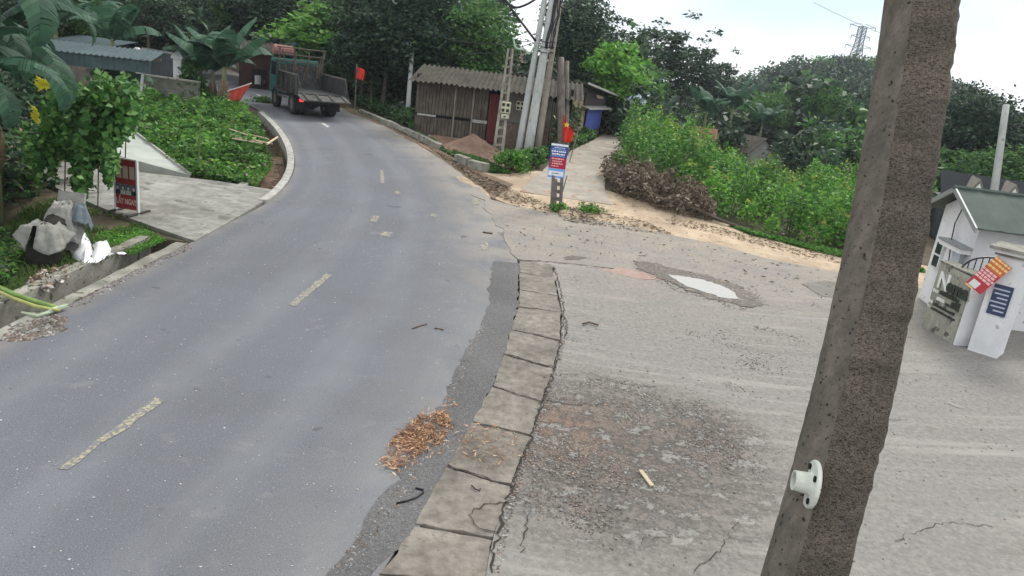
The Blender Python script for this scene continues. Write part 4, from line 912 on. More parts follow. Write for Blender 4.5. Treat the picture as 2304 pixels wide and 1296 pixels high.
for k in range(4):
    a = math.pi / 4 + k * math.pi / 2; c = nrm * (off + .0185) + (tx_ * math.cos(a) + tz_ * math.sin(a)) * .072; mb = MB(); n = 12
    vs = [c + (tx_ * math.cos(2 * math.pi * i / n) + tz_ * math.sin(2 * math.pi * i / n)) * .013 for i in range(n)]; mb.prism(vs, nrm * .006); mb.build('painted_bolt_hole', m_dark, fl)  # raised black discs paint the dark of the bolt holes

# ================================================================== TRUCK
tg = G(703, 259)
TR = R(34)
tk = thing('dump_truck', 'dark green dump truck with lowered tailgate driving away round the bend', 'truck', tg, TR)
m_tgreen = mat('teal_truck_paint', (.03, .17, .15), (.02, .10, .09), scale=4, rough=.5, big=.2, spots=(.25, .35, .33), spotscale=6, spotpos=.68)
m_tbed = mat('dark_bed_steel', (.055, .062, .06), (.03, .034, .034), scale=4, rough=.6, big=.3, spots=(.12, .09, .07), spotscale=7, spotpos=.64)
m_tyre = mat('dusty_tyre', (.055, .052, .048), (.03, .03, .03), scale=8, rough=.9); m_rim = mat('dusty_rim', (.22, .2, .18), (.12, .11, .1), scale=6)
m_gate = mat('worn_tailgate', (.13, .125, .115), (.06, .06, .058), scale=5, bump=.3, big=.3)
wb, hwt = 2.75, .82
def wheel(x, y, w_=.24, r=.46):
    o = bpy.data.objects.new('wheel', None); COL.objects.link(o); o.parent = tk; o.location = (x, y, r)
    def rev(prof, mt, nm, n=24):
        mb = MB(); vs = []
        for d_, r_ in prof:
            for k in range(n): a = 2 * math.pi * k / n; vs.append((d_, r_ * math.cos(a), r_ * math.sin(a)))
        mb.add(vs, [(i * n + k, i * n + (k + 1) % n, (i + 1) * n + (k + 1) % n, (i + 1) * n + k) for i in range(len(prof) - 1) for k in range(n)]); mb.build(nm, mt, o, smooth=False)
    h_ = w_ / 2
    rev([(-h_ * .7, r * .56), (-h_, r * .64), (-h_, r * .9), (-h_ * .8, r), (h_ * .8, r), (h_, r * .9), (h_, r * .64), (h_ * .7, r * .56)], m_tyre, 'tyre')
    rev([(-h_ * .72, r * .58), (-h_ * .5, r * .5), (-h_ * .35, r * .2), (-h_ * .6, r * .16), (-h_ * .6, 0)], m_rim, 'rim')
    rev([(h_ * .72, r * .58), (h_ * .5, r * .5), (h_ * .35, r * .2), (h_ * .6, r * .16), (h_ * .6, 0)], m_rim, 'rim')
for s_ in (-1, 1): wheel(s_ * hwt, wb); wheel(s_ * (hwt + .02), 0); wheel(s_ * (hwt - .25), 0)
def tp(nm, mt, *spans, bevel=0, parent=None):
    mb = MB()
    for s_ in spans: mb.span(*s_)
    return mb.build(nm, mt, parent or tk, bevel=bevel)
tp('chassis', m_tbed, (-.42, -.30, -1.0, 3.4, .55, .74), (.30, .42, -1.0, 3.4, .55, .74), (-.3, .3, -.95, -.85, .55, .7), (-.3, .3, 1.2, 1.35, .55, .7))
tp('axle', m_tbed, (-.75, .75, -.07, .07, .39, .53), (-.18, .18, -.2, .2, .34, .6))
tp('side_skirt', m_rim, (-.98, -.94, .62, 2.1, .78, .86), (-.98, -.94, .62, 2.1, .58, .66))
tp('fuel_tank', m_tbed, (.5, .92, .75, 1.6, .4, .8), bevel=.06)
for s_ in (-1, 1): tp('mudflap', plain('black_rubber_flap', (.02, .02, .02), .8), (s_ * .7 - .27, s_ * .7 + .27, -.72, -.70, .28, .84))
bx0, by0, by1, bz = 1.02, -1.15, 1.95, .98
tp('bed_floor', m_tbed, (-bx0, bx0, by0, by1, bz - .1, bz))
for s_ in (-1, 1):
    sp = tp('bed_side', m_tbed, (s_ * bx0 - .025, s_ * bx0 + .025, by0, by1, bz, bz + .66))
    tp('top_rail', m_gate, (s_ * bx0 - .05, s_ * bx0 + .05, by0, by1, bz + .66, bz + .73), parent=sp)
    for k in range(5): y_ = by0 + .05 + k * (by1 - by0 - .15) / 4; tp('rib', m_gate, (s_ * (bx0 + .05) - .03, s_ * (bx0 + .05) + .03, y_, y_ + .06, bz - .08, bz + .66), parent=sp)
tp('headboard', m_tbed, (-bx0, bx0, by1 - .05, by1, bz, bz + 1.0))
# lowered tailgate: hinged at the floor edge, drooping back
tgm = MB(); rotg = Matrix.Rotation(R(14), 3, 'X'); tgm.box(Vector((0, by0 - .36, bz - .14)), (2.08, .66, .05), rotg); tgo = tgm.build('tailgate', m_gate, tk)
for k in (-.8, -.25, .3, .85): mb = MB(); mb.box(Vector((k, by0 - .36, bz - .09)), (.06, .62, .06), rotg); mb.build('tailgate_rib', m_gate, tgo)
for s_ in (-1, 1): mb = MB(); mb.tube([(s_ * 1.0, by0, bz + .6), (s_ * 1.0, by0 - .62, bz - .18)], .012, 4); mb.build('tailgate_chain', m_iron, tgo)
tp('rear_bumper', m_tbed, (-.95, .95, by0 + .02, by0 + .1, .62, .76))
m_tl = plain('red_tail_lamp', (.75, .02, .02), .3, .5, 0, 2.5); m_tl2 = plain('unlit_tail_lamp', (.25, .015, .015), .3, .5)
tp('tail_lamp', m_tl, (-.92, -.76, by0 - .02, by0 + .02, .64, .75)); tp('tail_lamp', m_tl2, (.76, .92, by0 - .02, by0 + .02, .64, .75))
# cab
mb = MB(); mb.prism([(-.92, 2.1, .62), (-.92, 3.75, .62), (-.92, 3.75, 1.35), (-.92, 3.5, 2.15), (-.92, 2.15, 2.2)], (1.84, 0, 0)); cb = mb.build('cab', m_tgreen, tk, bevel=.06)
for s_ in (-1, 1): tp('side_window', m_glass, (s_ * .925 - .006, s_ * .925 + .006, 2.5, 3.35, 1.42, 2.0), parent=cb)
tp('rear_window', m_glass, (-.6, .6, 2.085, 2.1, 1.55, 2.0), parent=cb)
mb = MB(); mb.prism([(-.8, 3.76, 1.42), (.8, 3.76, 1.42), (.78, 3.54, 2.1), (-.78, 3.54, 2.1)], (0, .01, 0)); mb.build('windscreen', m_glass, cb)
for s_ in (-1, 1): mb = MB(); mb.tube([(s_ * .92, 3.5, 1.6), (s_ * 1.12, 3.6, 1.65)], .015, 4); mb.span(s_ * 1.14 - .03, s_ * 1.14 + .03, 3.56, 3.6, 1.45, 1.8) ; mb.build('mirror', m_dark, cb)
# timber rack over the bed front and reddish bundle on top
m_rack = mat('rack_timber', (.15, .13, .10), (.085, .073, .056), scale=5)
rk = bpy.data.objects.new('rack', None); COL.objects.link(rk); rk.parent = tk
for x_ in (-.98, -.35, .3, .95): mb = MB(); mb.tube([(x_, by1 - .1, bz + .6), (x_ + random.gauss(0, .05), by1 - .1, bz + 1.72)], .035, 5); mb.build('upright', m_rack, rk)
for z_ in (1.1, 1.4, 1.7): mb = MB(); mb.tube([(-1.1, by1 - .13, bz + z_ + random.gauss(0, .03)), (1.1, by1 - .13, bz + z_)], .03, 5); mb.build('rail', m_rack, rk)
for k in range(6): mb = MB(); x_ = random.uniform(-.9, .9); mb.tube([(x_, by1 - .2, bz + random.uniform(.4, .8)), (x_ + random.uniform(-.3, .3), by1 - .3, bz + random.uniform(1.2, 1.8))], .03, 5); mb.build('loose_stake', m_rack, rk)
mb = MB(); mb.tube([(-1.05, 2.6, 2.52), (-.2, 2.6, 2.50)], [.24, .23], 10); mb.build('reddish_bundle', mat('dusty_pink_tarp', (.36, .17, .14), (.24, .12, .1), scale=5, bump=.4), tk)
# ================================================================== VEGETATION
lf_dark = leafmat('dark_evergreen_leaf', [(.012, .032, .021), (.022, .052, .03), (.042, .084, .042), (.085, .135, .068)], trans=.25)
lf_mid = leafmat('mid_green_leaf', [(.025, .08, .024), (.05, .14, .033), (.085, .20, .048), (.15, .27, .08)])
lf_bright = leafmat('bright_green_leaf', [(.05, .16, .025), (.09, .25, .035), (.15, .34, .05), (.24, .42, .09)])
lf_weed = leafmat('weed_leaf', [(.035, .125, .018), (.065, .20, .026), (.11, .285, .04), (.19, .36, .075)])
lf_yel = leafmat('yellow_green_tip', [(.11, .22, .025), (.17, .28, .035), (.25, .32, .05), (.31, .29, .07)])
lf_brown = leafmat('dead_brown_leaf', [(.06, .046, .032), (.11, .083, .057), (.17, .13, .09), (.26, .21, .15)], trans=.15)
lf_dry = leafmat('dry_litter', [(.10, .07, .045), (.17, .12, .075), (.27, .20, .13), (.38, .31, .22)], trans=.1)
lf_grass = leafmat('grass_blade', [(.04, .10, .022), (.07, .15, .03), (.12, .20, .05), (.2, .22, .09)])
lf_ban = leafmat('banana_leaf', [(.035, .085, .055), (.05, .12, .07), (.08, .16, .095)], trans=.3, rough=.6, spec=.2, var=.2)
lf_bandry = leafmat('dry_banana_leaf', [(.14, .10, .06), (.2, .15, .09), (.27, .21, .13)], trans=.2)
m_bark = mat('bark', (.13, .11, .09), (.07, .06, .05), scale=6, stretch=(3, 3, .8), bump=.8, bscale=18)
m_twig = mat('dry_twig', (.16, .12, .09), (.09, .065, .05), scale=6)
m_stem = mat('banana_stem', (.20, .24, .11), (.13, .12, .07), scale=4, stretch=(4, 4, .6), big=.2)

def crown_pts(rng, rx, ry, rz, nclump, per, rc, shell=.55, zoff=0):
    d = rvec(nclump, rng); rr = shell + (1 - shell) * rng.random(nclump); rr = np.where(rng.random(nclump) < .2, rr * .6, rr)
    c = d * rr[:, None] * np.array([rx, ry, rz]) * (1 + .22 * rng.normal(size=(nclump, 1)))
    P = np.repeat(c, per, 0) + rng.normal(size=(nclump * per, 3)) * rc * np.array([1, 1, .6])
    P[:, 2] += zoff; return P, c + np.array([0, 0, zoff])
PROTO = {}
def tree_proto(kind, lm, rx, rz, nclump, per, rc, leaf, height, lean=0.0, trunk_r=.14, seed=0, shell=.5, aspect=.5):
    """returns (trunk mesh, crown mesh); local origin at the foot"""
    rng = np.random.default_rng(seed); zc = height - rz * .95
    P, cl = crown_pts(rng, rx, rx, rz, nclump, per, rc, shell, zc)
    crown = quads('crown', leaves(P, leaf * rng.uniform(.6, 1.3, len(P)), aspect=aspect, rng=rng, droop=.15), lm)
    mb = MB(); top = Vector((lean, 0, zc + rz * .35))
    tr = [Vector((lean * t * t + .06 * math.sin(t * 5 + seed), .06 * math.cos(t * 4 + seed), (zc + rz * .35) * t)) for t in np.linspace(0, 1, 8)]
    mb.tube([tr[0] - Vz(.3)] + tr[1:], list(np.linspace(trunk_r, trunk_r * .3, 8)), 7)
    for i in rng.choice(len(cl), min(16, len(cl)), replace=False):
        e = Vector(cl[i]); k = int(np.clip(3 + 4 * (e.z - zc + rz) / (2 * rz), 2, 7)); s_ = tr[k]
        mb.tube([s_, s_.lerp(e, .5) + Vz(.1 * rz), e], [trunk_r * .32, trunk_r * .2, trunk_r * .08], 4)
    t_ob = mb.build('trunk', m_bark, None); me = t_ob.data; bpy.data.objects.remove(t_ob)
    PROTO[kind] = (me, crown, height)
tree_proto('dark', lf_dark, 2.6, 2.9, 130, 90, .42, .30, 8.5, seed=1)
tree_proto('dark2', lf_dark, 2.2, 3.3, 120, 85, .38, .26, 9.0, seed=2, shell=.4)
tree_proto('mid', lf_mid, 2.4, 2.5, 120, 90, .40, .30, 7.5, seed=3)
tree_proto('bright', lf_bright, 1.3, 1.3, 55, 70, .28, .30, 4.6, seed=4, trunk_r=.07)
tree_proto('airy', lf_dark, 2.5, 2.6, 120, 34, .24, .27, 8.5, seed=5, shell=.45, trunk_r=.12)
tree_proto('tall', lf_dark, 1.5, 3.4, 90, 70, .34, .24, 9.5, seed=6, shell=.4)
def tree(kind, label, px, py_top, t, width=1.0, name='tree', rot=None, group=None, vs=1.0, foot=None):
    """a tree whose top shows at the pixel, at depth t"""
    top = at(px, py_top, t); z0 = gz(top.x, top.y); tm, cm, h = PROTO[kind]; s = (top.z - z0) / h
    o = thing(name, label, 'tree', (top.x, top.y, z0), random.uniform(0, 6.28) if rot is None else rot, group); o.scale = (s * width, s * width, s)
    link('trunk', tm, o); link('crown', cm, o); return o
gT = 'trees behind the road and houses'
tree('dark', 'dark leafy tree at the top left corner behind the canopy', 40, -60, 34, 1.1, group=gT)
tree('mid', 'green tree rising behind the teal shed roof', 190, -40, 38, 1.0, group=gT)
tree('airy', 'thin greyish tree above the white gate pillars', 330, -70, 37, 1.3, group=gT)
tree('dark2', 'dark tree left of the tall banana clump', 420, -60, 44, 1.2, group=gT)
tree('dark', 'dark broad tree behind the roadside red house', 590, -60, 48, 1.3, group=gT)
tree('bright', 'bright green tree directly above the truck', 735, 25, 41, 1.6, group=gT)
tree('dark2', 'dark tree between the bright green tree and the lamp pole', 830, -70, 38, 1.15, group=gT)
tree('dark', 'large dark tree shading the truck at the right', 880, -50, 36, 1.2, group=gT)
tree('dark', 'dark tree overhanging the plank house left end', 980, -30, 36.5, 1.2, group=gT)
tree('mid', 'tree overhanging the plank house roof', 1070, 5, 37, 1.15, group=gT)
tree('dark', 'dark tree with low crown between truck and lamp pole', 845, 30, 37, 1.4, group=gT)
tree('dark2', 'dark low-crowned tree right behind the lamp pole', 940, 40, 38.5, 1.25, group=gT)
tree('dark2', 'dark tree close behind the three poles on their left', 1130, 65, 43, 1.0, group=gT)
tree('dark2', 'tall dark tree close right of the three poles', 1310, -30, 42, 1.15, group=gT)
tree('dark', 'big dark tree behind the ochre house', 1345, 55, 47, 1.1, group=gT)
tree('bright', 'young bright green tree beside the ochre house', 1392, 105, 40, 1.0, group=gT)
tree('mid', 'rounded green tree right of the young bright tree', 1455, 140, 58, .95, group=gT)
tree('airy', 'airy dark tree silhouetted on the white sky', 1485, 38, 62, 1.35, group=gT)
tree('airy', 'second airy silhouetted tree, lower and to the right', 1560, 78, 66, 1.1, group=gT)
tree('airy', 'small sparse tree silhouetted in the dip of the ridge', 1622, 118, 70, .9, group=gT)
tree('mid', 'light green tree standing out on the dark hillside', 1860, 200, 62, .75, group=gT)
tree('mid', 'light green tree low on the slope left of the light one', 1735, 212, 60, .7, group=gT)
tree('tall', 'tall dark tree behind the gatehouse, beside the near pole', 2175, 200, 46, 1.3, group=gT)
tree('dark2', 'dark tree left of the pole behind the gatehouse', 2222, 190, 44, 1.0, group=gT)
tree('tall', 'dark tree at the right edge behind the gatehouse', 2300, 250, 42, 1.4, group=gT)
tree('mid', 'lower green tree behind the gatehouse gables', 2262, 330, 40, 1.1, group=gT)

# woodland masses: joined crowns
def woodland(name, label, spots, lm, seed, per=26, ncl=34, leaf=.62):
    rng = np.random.default_rng(seed); VS = []; MI = []
    for (x, y, h, r) in spots:
        P, _ = crown_pts(rng, r, r, h * .42, ncl, per, r * .2, .5, 0); z0 = gz(x, y); P += np.array([x, y, z0 + h * .58])
        VS.append(leaves(P, leaf * rng.uniform(.6, 1.3, len(P)), rng=rng, droop=.1)); MI += [rng.integers(0, len(lm))] * len(P)
    return stuff(name, np.concatenate(VS), lm, label, 'woodland', MI)
rng = np.random.default_rng(11); sp = []
# left and centre background, behind the houses
for k in range(120):
    px = rng.uniform(-150, 1430); t = rng.uniform(46, 92); p = at(px, 120, t); sp.append((p.x, p.y, rng.uniform(6.5, 9.5) * (.62 if px > 1330 else 1), rng.uniform(1.8, 2.8)))
for k in range(46):   # nearer understory
    px = rng.uniform(-100, 1440); t = rng.uniform(40, 47)
    if 470 < px < 640 and t < 50: continue
    p = at(px, 120, t); sp.append((p.x, p.y, rng.uniform(2.6, 4.6), rng.uniform(1.4, 2.1)))
sp = [s for s in sp if not (abs(at(1205, 60, depth((s[0], s[1], 4))).x - s[0]) < 2.2 + .02 * s[1] and s[2] > 4.0)]
woodland('woodland', 'dark wooded slope filling the background left of the poles', sp, [lf_dark, lf_dark, lf_mid], 12)
sp = []
for k in range(150):
    t = rng.uniform(60, 190); px = rng.uniform(1380, 2480); p = at(px, 200, t)
    ytop = np.interp(px, [1380, 1560, 1640, 1720, 1800, 1900, 1985, 2130, 2200, 2304, 2480], [170, 185, 190, 150, 128, 122, 148, 185, 200, 270, 330])
    zt = at(px, ytop + rng.uniform(2, 20) + (190 - t) * .55, t).z; z0 = gz(p.x, p.y)
    h = float(np.clip(zt - z0, 3, 14)); sp.append((p.x, p.y, h, rng.uniform(2.0, 3.4) * (.7 + t / 220)))
for k in range(70):
    t = rng.uniform(165, 200); px = rng.uniform(1560, 2480); p = at(px, 200, t)
    ytop = np.interp(px, [1560, 1640, 1720, 1800, 1900, 1985, 2130, 2200, 2304, 2480], [190, 186, 150, 124, 118, 142, 180, 200, 275, 330])
    sp.append((p.x, p.y, float(np.clip(at(px, ytop + rng.uniform(0, 8), t).z - gz(p.x, p.y), 4, 22)), rng.uniform(3.4, 4.8)))
woodland('hill_woodland', 'bluish wooded hill beyond the thicket with soft tree tops', sp, [lf_dark, lf_dark, lf_dark, lf_mid], 13, per=26, ncl=38, leaf=.95)
sp = []
for k in range(60):   # valley trees just behind the thicket
    t = rng.uniform(40, 56); px = rng.uniform(1420, 2420)
    p = at(px, 300, t); zt = at(px, np.interp(px, [1420, 1600, 1800, 2000, 2400], [215, 250, 270, 290, 380]) + rng.uniform(0, 55), t).z
    if 1560 < px < 1800 and t < 52: continue
    sp.append((p.x, p.y, float(max(1.5, zt - gz(p.x, p.y))), rng.uniform(1.3, 2.2)))
woodland('valley_trees', 'dark trees crowding the valley just behind the thicket', sp, [lf_dark, lf_mid], 14, per=34, ncl=36, leaf=.42)

# banana plants
def banana_leaf_mesh(seed, length=2.0, wid=.42, arch=1.1, torn=.5, mt=None):
    rng = np.random.default_rng(seed); n = 40; mb = MB(); mid = []; ang = R(72); p = Vector((0, 0, 0)); step = length / n
    for i in range(n + 1):
        mid.append(p.copy()); p = p + Vector((math.cos(ang), 0, math.sin(ang))) * step; ang -= R(arch * 150 / n) * (.35 + 1.3 * i / n)
    for s_ in (-1, 1):
        sag = 0.0
        for i in range(2, n):
            t = i / n; wdt = wid * math.sin(math.pi * min(1, (t - .05) / .95)) ** .55 * (1 - .15 * t)
            if rng.random() < torn * .3: sag = rng.uniform(.0, .3)
            gap = step * (.16 if rng.random() < torn * .5 else 0); a, b = mid[i], mid[min(i + 1, n)]
            d = (b - a).normalized(); o1 = Vector((.25 * wdt, s_ * wdt, -.25 * wdt - sag * wdt * 1.6 + .05))
            a2 = a + d * gap; b2 = b - d * gap
            m1, m2 = a2 + o1 * .5 + Vz(.05 * wdt), b2 + o1 * .5 + Vz(.05 * wdt)
            mb.add([a2, b2, m2, m1, b2 + o1, a2 + o1], [(0, 1, 2, 3), (3, 2, 4, 5)])
    me_ = mb.build('leaf', mt or lf_ban).data; bpy.data.objects.remove(bpy.data.objects[bpy.data.objects.find('leaf')]) if False else None
    return me_
def _leafmesh(*a, **k):
    before = set(bpy.data.objects); me_ = banana_leaf_mesh(*a, **k)
    for o in set(bpy.data.objects) - before: bpy.data.objects.remove(o)
    return me_
BL = [_leafmesh(20 + i, 2.0, .34 + .03 * (i % 3), .75 + .14 * i, .5) for i in range(5)]
BLU = [_leafmesh(30 + i, 2.1, .44 + .04 * (i % 2), .34 + .16 * i, .6) for i in range(4)]
BLD = [_leafmesh(40 + i, 1.3, .2, .5, .9, lf_bandry) for i in range(2)]
mb = MB()
mrib = {}
def banana(label, foot, height, nl, scale, seed, dry=2, group=None, azs=None, name='banana_plant', upright=False):
    rng = np.random.default_rng(seed); o = thing(name, label, 'banana plant', foot, 0, group)
    mb = MB(); mb.tube([(0, 0, -.1), (.03, .02, height * .5), (.05, 0, height)], [.13 * scale, .11 * scale, .06 * scale], 9); mb.build('pseudostem', m_stem, o, smooth=True)
    for k in range(nl):
        az = (azs[k] if azs else 2.4 * k + rng.uniform(-.3, .3)); l_ = link('leaf', (BLU[k % 4] if upright else BL[int(rng.integers(0, len(BL)))]), o); l_.location = (.05, 0, height * (.9 + .1 * k / nl)); l_.rotation_euler = (rng.uniform(-.2, .2), rng.uniform(-.25, .35), az); s_ = scale * rng.uniform(.8, 1.1); l_.scale = (s_, s_ * (1 if upright or scale < 1.25 else .58), s_)
    for k in range(dry):
        l_ = link('dry_leaf', BLD[k % 2], o); l_.location = (.03, 0, height * .78); l_.rotation_euler = (0, 2.3, rng.uniform(0, 6.28)); s_ = scale * .8; l_.scale = (s_, s_, s_)
    return o
def foot_at(px, py, t): p = at(px, py, t); return Vector((p.x, p.y, gz(p.x, p.y)))
gb_ = 'banana plants'
def ban_top(label, px, py, t, nl, scale, seed, **kw):
    p = at(px, py, t); z0 = gz(p.x, p.y); return banana(label, (p.x, p.y, z0), p.z - z0, nl, scale, seed, group=gb_, **kw)
ban_top('near banana plant with drooping torn leaves at the left edge', -130, 60, 12.5, 12, 1.75, 1, azs=[-.2, -.9, .5, -1.5, .9, -2.2, 1.8, 2.8, -.55, .15, -1.2, -.4])
ban_top('banana plant hanging over the litter at far left edge', -120, 190, 11.5, 9, 1.3, 2, azs=[-.4, .1, .5, -.9, -1.5, 1.0, 1.6, 2.4, -2.2])
ban_top('banana plant with long leaf above the yellow flowers', -50, 130, 14.2, 10, 1.6, 9, azs=[-.9, -.3, -1.6, .4, 1.0, -2.2, 2.0, 3.0, -1.2, -.6])
ban_top('tall banana plant beside the red flag at the road edge', 502, 150, 31, 10, 1.25, 3, upright=True)
ban_top('middle banana plant of the clump by the road', 476, 160, 31.8, 9, 1.2, 13, upright=True, dry=3)
ban_top('banana plant left of the tall one by the road', 448, 158, 32.5, 9, 1.1, 4, upright=True)
ban_top('short banana plant under the teal canopy', 255, 190, 24, 7, .7, 5, upright=True)
ban_top('banana plant behind the canopy roof at left', 250, 88, 31, 8, 1.1, 6, upright=True)
ban_top('banana plant above the small teal shed roof', 120, 45, 33, 8, 1.2, 10, upright=True)
ban_top('pale banana plant in the valley left of the red roof', 1590, 245, 52, 8, 1.1, 7, upright=True)
ban_top('pale banana plant in the valley above the red roof', 1650, 235, 56, 9, 1.35, 8, upright=True)
ban_top('banana plant in the valley above the grey roof', 1715, 275, 57, 9, 1.15, 11, upright=True)
ban_top('banana plant in the valley right of the grey roof', 1850, 310, 54, 8, 1.1, 12, upright=True)

# leaf-mass helper over a polygon on the ground (pixels), with height function
def inside(poly, X, Y):
    c = np.zeros(X.shape, bool); n = len(poly)
    for i in range(n):
        x0, y0 = poly[i]; x1, y1 = poly[i - 1]
        with np.errstate(divide='ignore', invalid='ignore'):
            c ^= ((y0 > Y) != (y1 > Y)) & (X < (x1 - x0) * (Y - y0) / (y1 - y0 + 1e-12) + x0)
    return c
def scatter(pts_px, n, rng, world=False):
    P = [(p[0], p[1]) for p in (pts_px if world else GL(pts_px))]; A = np.array(P); out = np.zeros((0, 2))
    while len(out) < n:
        q = rng.uniform(A.min(0), A.max(0), (n * 2, 2)); out = np.concatenate([out, q[inside(P, q[:, 0], q[:, 1])]])
    return out[:n]
def lumps(x, y, s, seed):
    r = np.random.default_rng(seed); z = 0
    for k in range(5):
        a, b, c, d_ = r.uniform(-1, 1, 4); f = s * (1 + k * .7); z = z + np.sin((x * a + y * b) * f * 2 + c * 6) * np.cos((x * b - y * a) * f * 2 + d_ * 6) / (1 + .5 * k)
    return z / 2.2
def leafbed(name, label, poly, n, hfun, leaf, mats, seed, cat='ground cover', weights=None, tipm=None, droop=.0, up=.5):
    rng = np.random.default_rng(seed); q = scatter(poly, n, rng); h = hfun(q[:, 0], q[:, 1]); u = rng.random(n) ** .45
    P = np.stack([q[:, 0], q[:, 1], g(q[:, 0], q[:, 1]) - .05 + h * u], 1)
    mi = rng.choice(len(mats), n, p=weights)
    if tipm is not None: mi = np.where((u > .86) & (rng.random(n) < .65) & (lumps(q[:, 0], q[:, 1], .5, seed + 5) > -.25), tipm, mi)
    return stuff(name, leaves(P, leaf * rng.uniform(.6, 1.35, n), up=up, rng=rng, droop=droop), mats, label, cat, mi)
# weed plot inside the bend
leafbed('weed_plot', 'dense low green weeds filling the plot inside the bend', [(300, 322), (425, 398), (560, 415), (598, 380), (600, 330), (583, 285), (560, 252), (510, 240), (430, 205), (310, 200), (235, 235), (250, 290)], 62000, lambda x, y: np.clip(.26 + .30 * lumps(x, y, .9, 3) + .22 * lumps(x, y, 2.6, 30), .05, 1.0), .135, [lf_weed, lf_bright, lf_yel, lf_mid, lf_brown], 31, weights=[.46, .24, .03, .22, .05])
leafbed('tall_weeds', 'taller ragged weeds standing out of the weed plot', [(330, 330), (520, 395), (580, 330), (550, 260), (400, 215), (290, 230)], 5200, lambda x, y: np.clip(.25 + 1.1 * lumps(x, y, 1.4, 61), .1, 1.1), .2, [lf_bright, lf_mid, lf_weed], 39)
leafbed('plot_edge_grass', 'short bright grass along the curved drain wall', [(470, 395), (575, 418), (612, 375), (608, 345), (560, 350)], 9000, lambda x, y: .10 + .05 * lumps(x, y, 1, 4), .12, [lf_bright, lf_grass], 32)
# roadside bank and thicket right of the truck
leafbed('roadside_bank_plants', 'dark leafy undergrowth on the bank right of the truck', [(795, 235), (830, 250), (890, 275), (930, 300), (960, 300), (935, 268), (905, 250), (850, 228)], 12000, lambda x, y: .5 + .3 * lumps(x, y, .7, 5), .16, [lf_dark, lf_mid], 33)
leafbed('roadside_thicket', 'dark tall thicket draped beneath the trees beside the truck', [(770, 215), (800, 232), (860, 245), (905, 250), (945, 255), (930, 232), (860, 215), (800, 205)], 16000, lambda x, y: 2.3 + .9 * lumps(x, y, .5, 6), .22, [lf_dark, lf_dark, lf_mid], 34)
leafbed('verge_weeds', 'weeds and grass along the kerb below the plank house', [(935, 300), (985, 335), (1030, 360), (1010, 345), (960, 310)], 1800, lambda x, y: .18 + .1 * lumps(x, y, 1, 7), .12, [lf_weed, lf_mid], 35)
leafbed('kerbstone_weeds', 'low weeds between the kerbstones and sand pile', [(1015, 345), (1060, 372), (1110, 390), (1150, 392), (1110, 372), (1060, 355)], 2600, lambda x, y: .16 + .08 * lumps(x, y, 1, 8), .12, [lf_weed, lf_mid], 36)
leafbed('pole_foot_weeds', 'weeds growing along the house wall right of the poles', [(1200, 372), (1240, 352), (1290, 335), (1340, 312), (1325, 305), (1280, 325), (1215, 350)], 4200, lambda x, y: .45 + .3 * lumps(x, y, 1, 9), .16, [lf_mid, lf_dark, lf_weed], 37)
leafbed('wall_creeper', 'tangled creeper climbing the wall left of the blue curtain', [(1235, 352), (1285, 330), (1300, 318), (1288, 312), (1240, 335)], 5200, lambda x, y: 1.6 + .5 * lumps(x, y, 1.2, 10), .17, [lf_dark, lf_mid, lf_brown], 38, cat='creeper', weights=[.4, .3, .3])
# tall thicket right of the lane
hed = [(1385, 395), (1440, 425), (1560, 470), (1700, 522), (1935, 570), (2060, 600), (2060, 470), (1930, 440), (1700, 385), (1560, 350), (1440, 315), (1410, 318)]
hp_ = resample(np.array([(p.x, p.y) for p in GL([(1385, 395), (1440, 425), (1560, 470), (1700, 522), (1935, 570), (2060, 600)])]), 120)
rng = np.random.default_rng(42); cs = scatter(hed, 760, rng); VS = []; MI = []; mb = MB()
for x, y in cs:
    dm = np.min(np.hypot(x - hp_[:, 0], y - hp_[:, 1])); h = rng.uniform(1.35, 2.4) * float(.42 + .58 * sst(.1, 1.5, dm)) * (1 + .3 * float(lumps(x, y, .5, 12))); r = rng.uniform(.42, .75) * (.6 + .4 * h / 2)
    n = int(200 * (.5 + .5 * h)); d = rvec(n, rng); k = rng.random(n) ** .4
    P = d * k[:, None] * np.array([r, r, h * .5]); P[:, 2] += h * .5; u = P[:, 2] / h; P[:, :2] *= (1.15 - .55 * u)[:, None]
    P[:, 2] += gz(x, y) - .03; P[:, 0] += x; P[:, 1] += y; VS.append(P)
    tip = rng.random() < .55; m0 = rng.choice(3, p=[.5, .28, .22]); mi = np.where(rng.random(n) < .75, m0, rng.integers(0, 3, n)); mi = np.where((u > .8) & tip & (rng.random(n) < .5), 3, mi); MI.append(mi)
    for _ in range(2):
        a_ = rng.uniform(0, 6.28); mb.tube([(x, y, gz(x, y) - .1), (x + .5 * r * math.cos(a_), y + .5 * r * math.sin(a_), gz(x, y) + h * rng.uniform(.85, 1.12))], [.016, .006], 3, False)
P = np.concatenate(VS); MI = np.concatenate(MI)
stuff('thicket', leaves(P, .145 * rng.uniform(.55, 1.4, len(P)), up=.45, rng=rng, droop=.1), [lf_weed, lf_mid, lf_bright, lf_yel], 'tall yellow-green thicket of leafy weeds right of the lane', 'thicket', MI)
tag(mb.build('thicket_stems', leafmat('green_stem', [(.07, .10, .035), (.12, .13, .05)], trans=0)), 'thin upright stems standing through the yellow-green thicket', 'stems', kind='stuff')
leafbed('thicket_margin', 'low creeping weeds along the foot of the thicket', [(1640, 508), (1700, 522), (1935, 572), (2070, 602), (2080, 615), (1935, 588), (1760, 546), (1690, 530)], 9000, lambda x, y: .12 + .07 * lumps(x, y, 1, 14), .13, [lf_weed, lf_mid, lf_bright], 43)
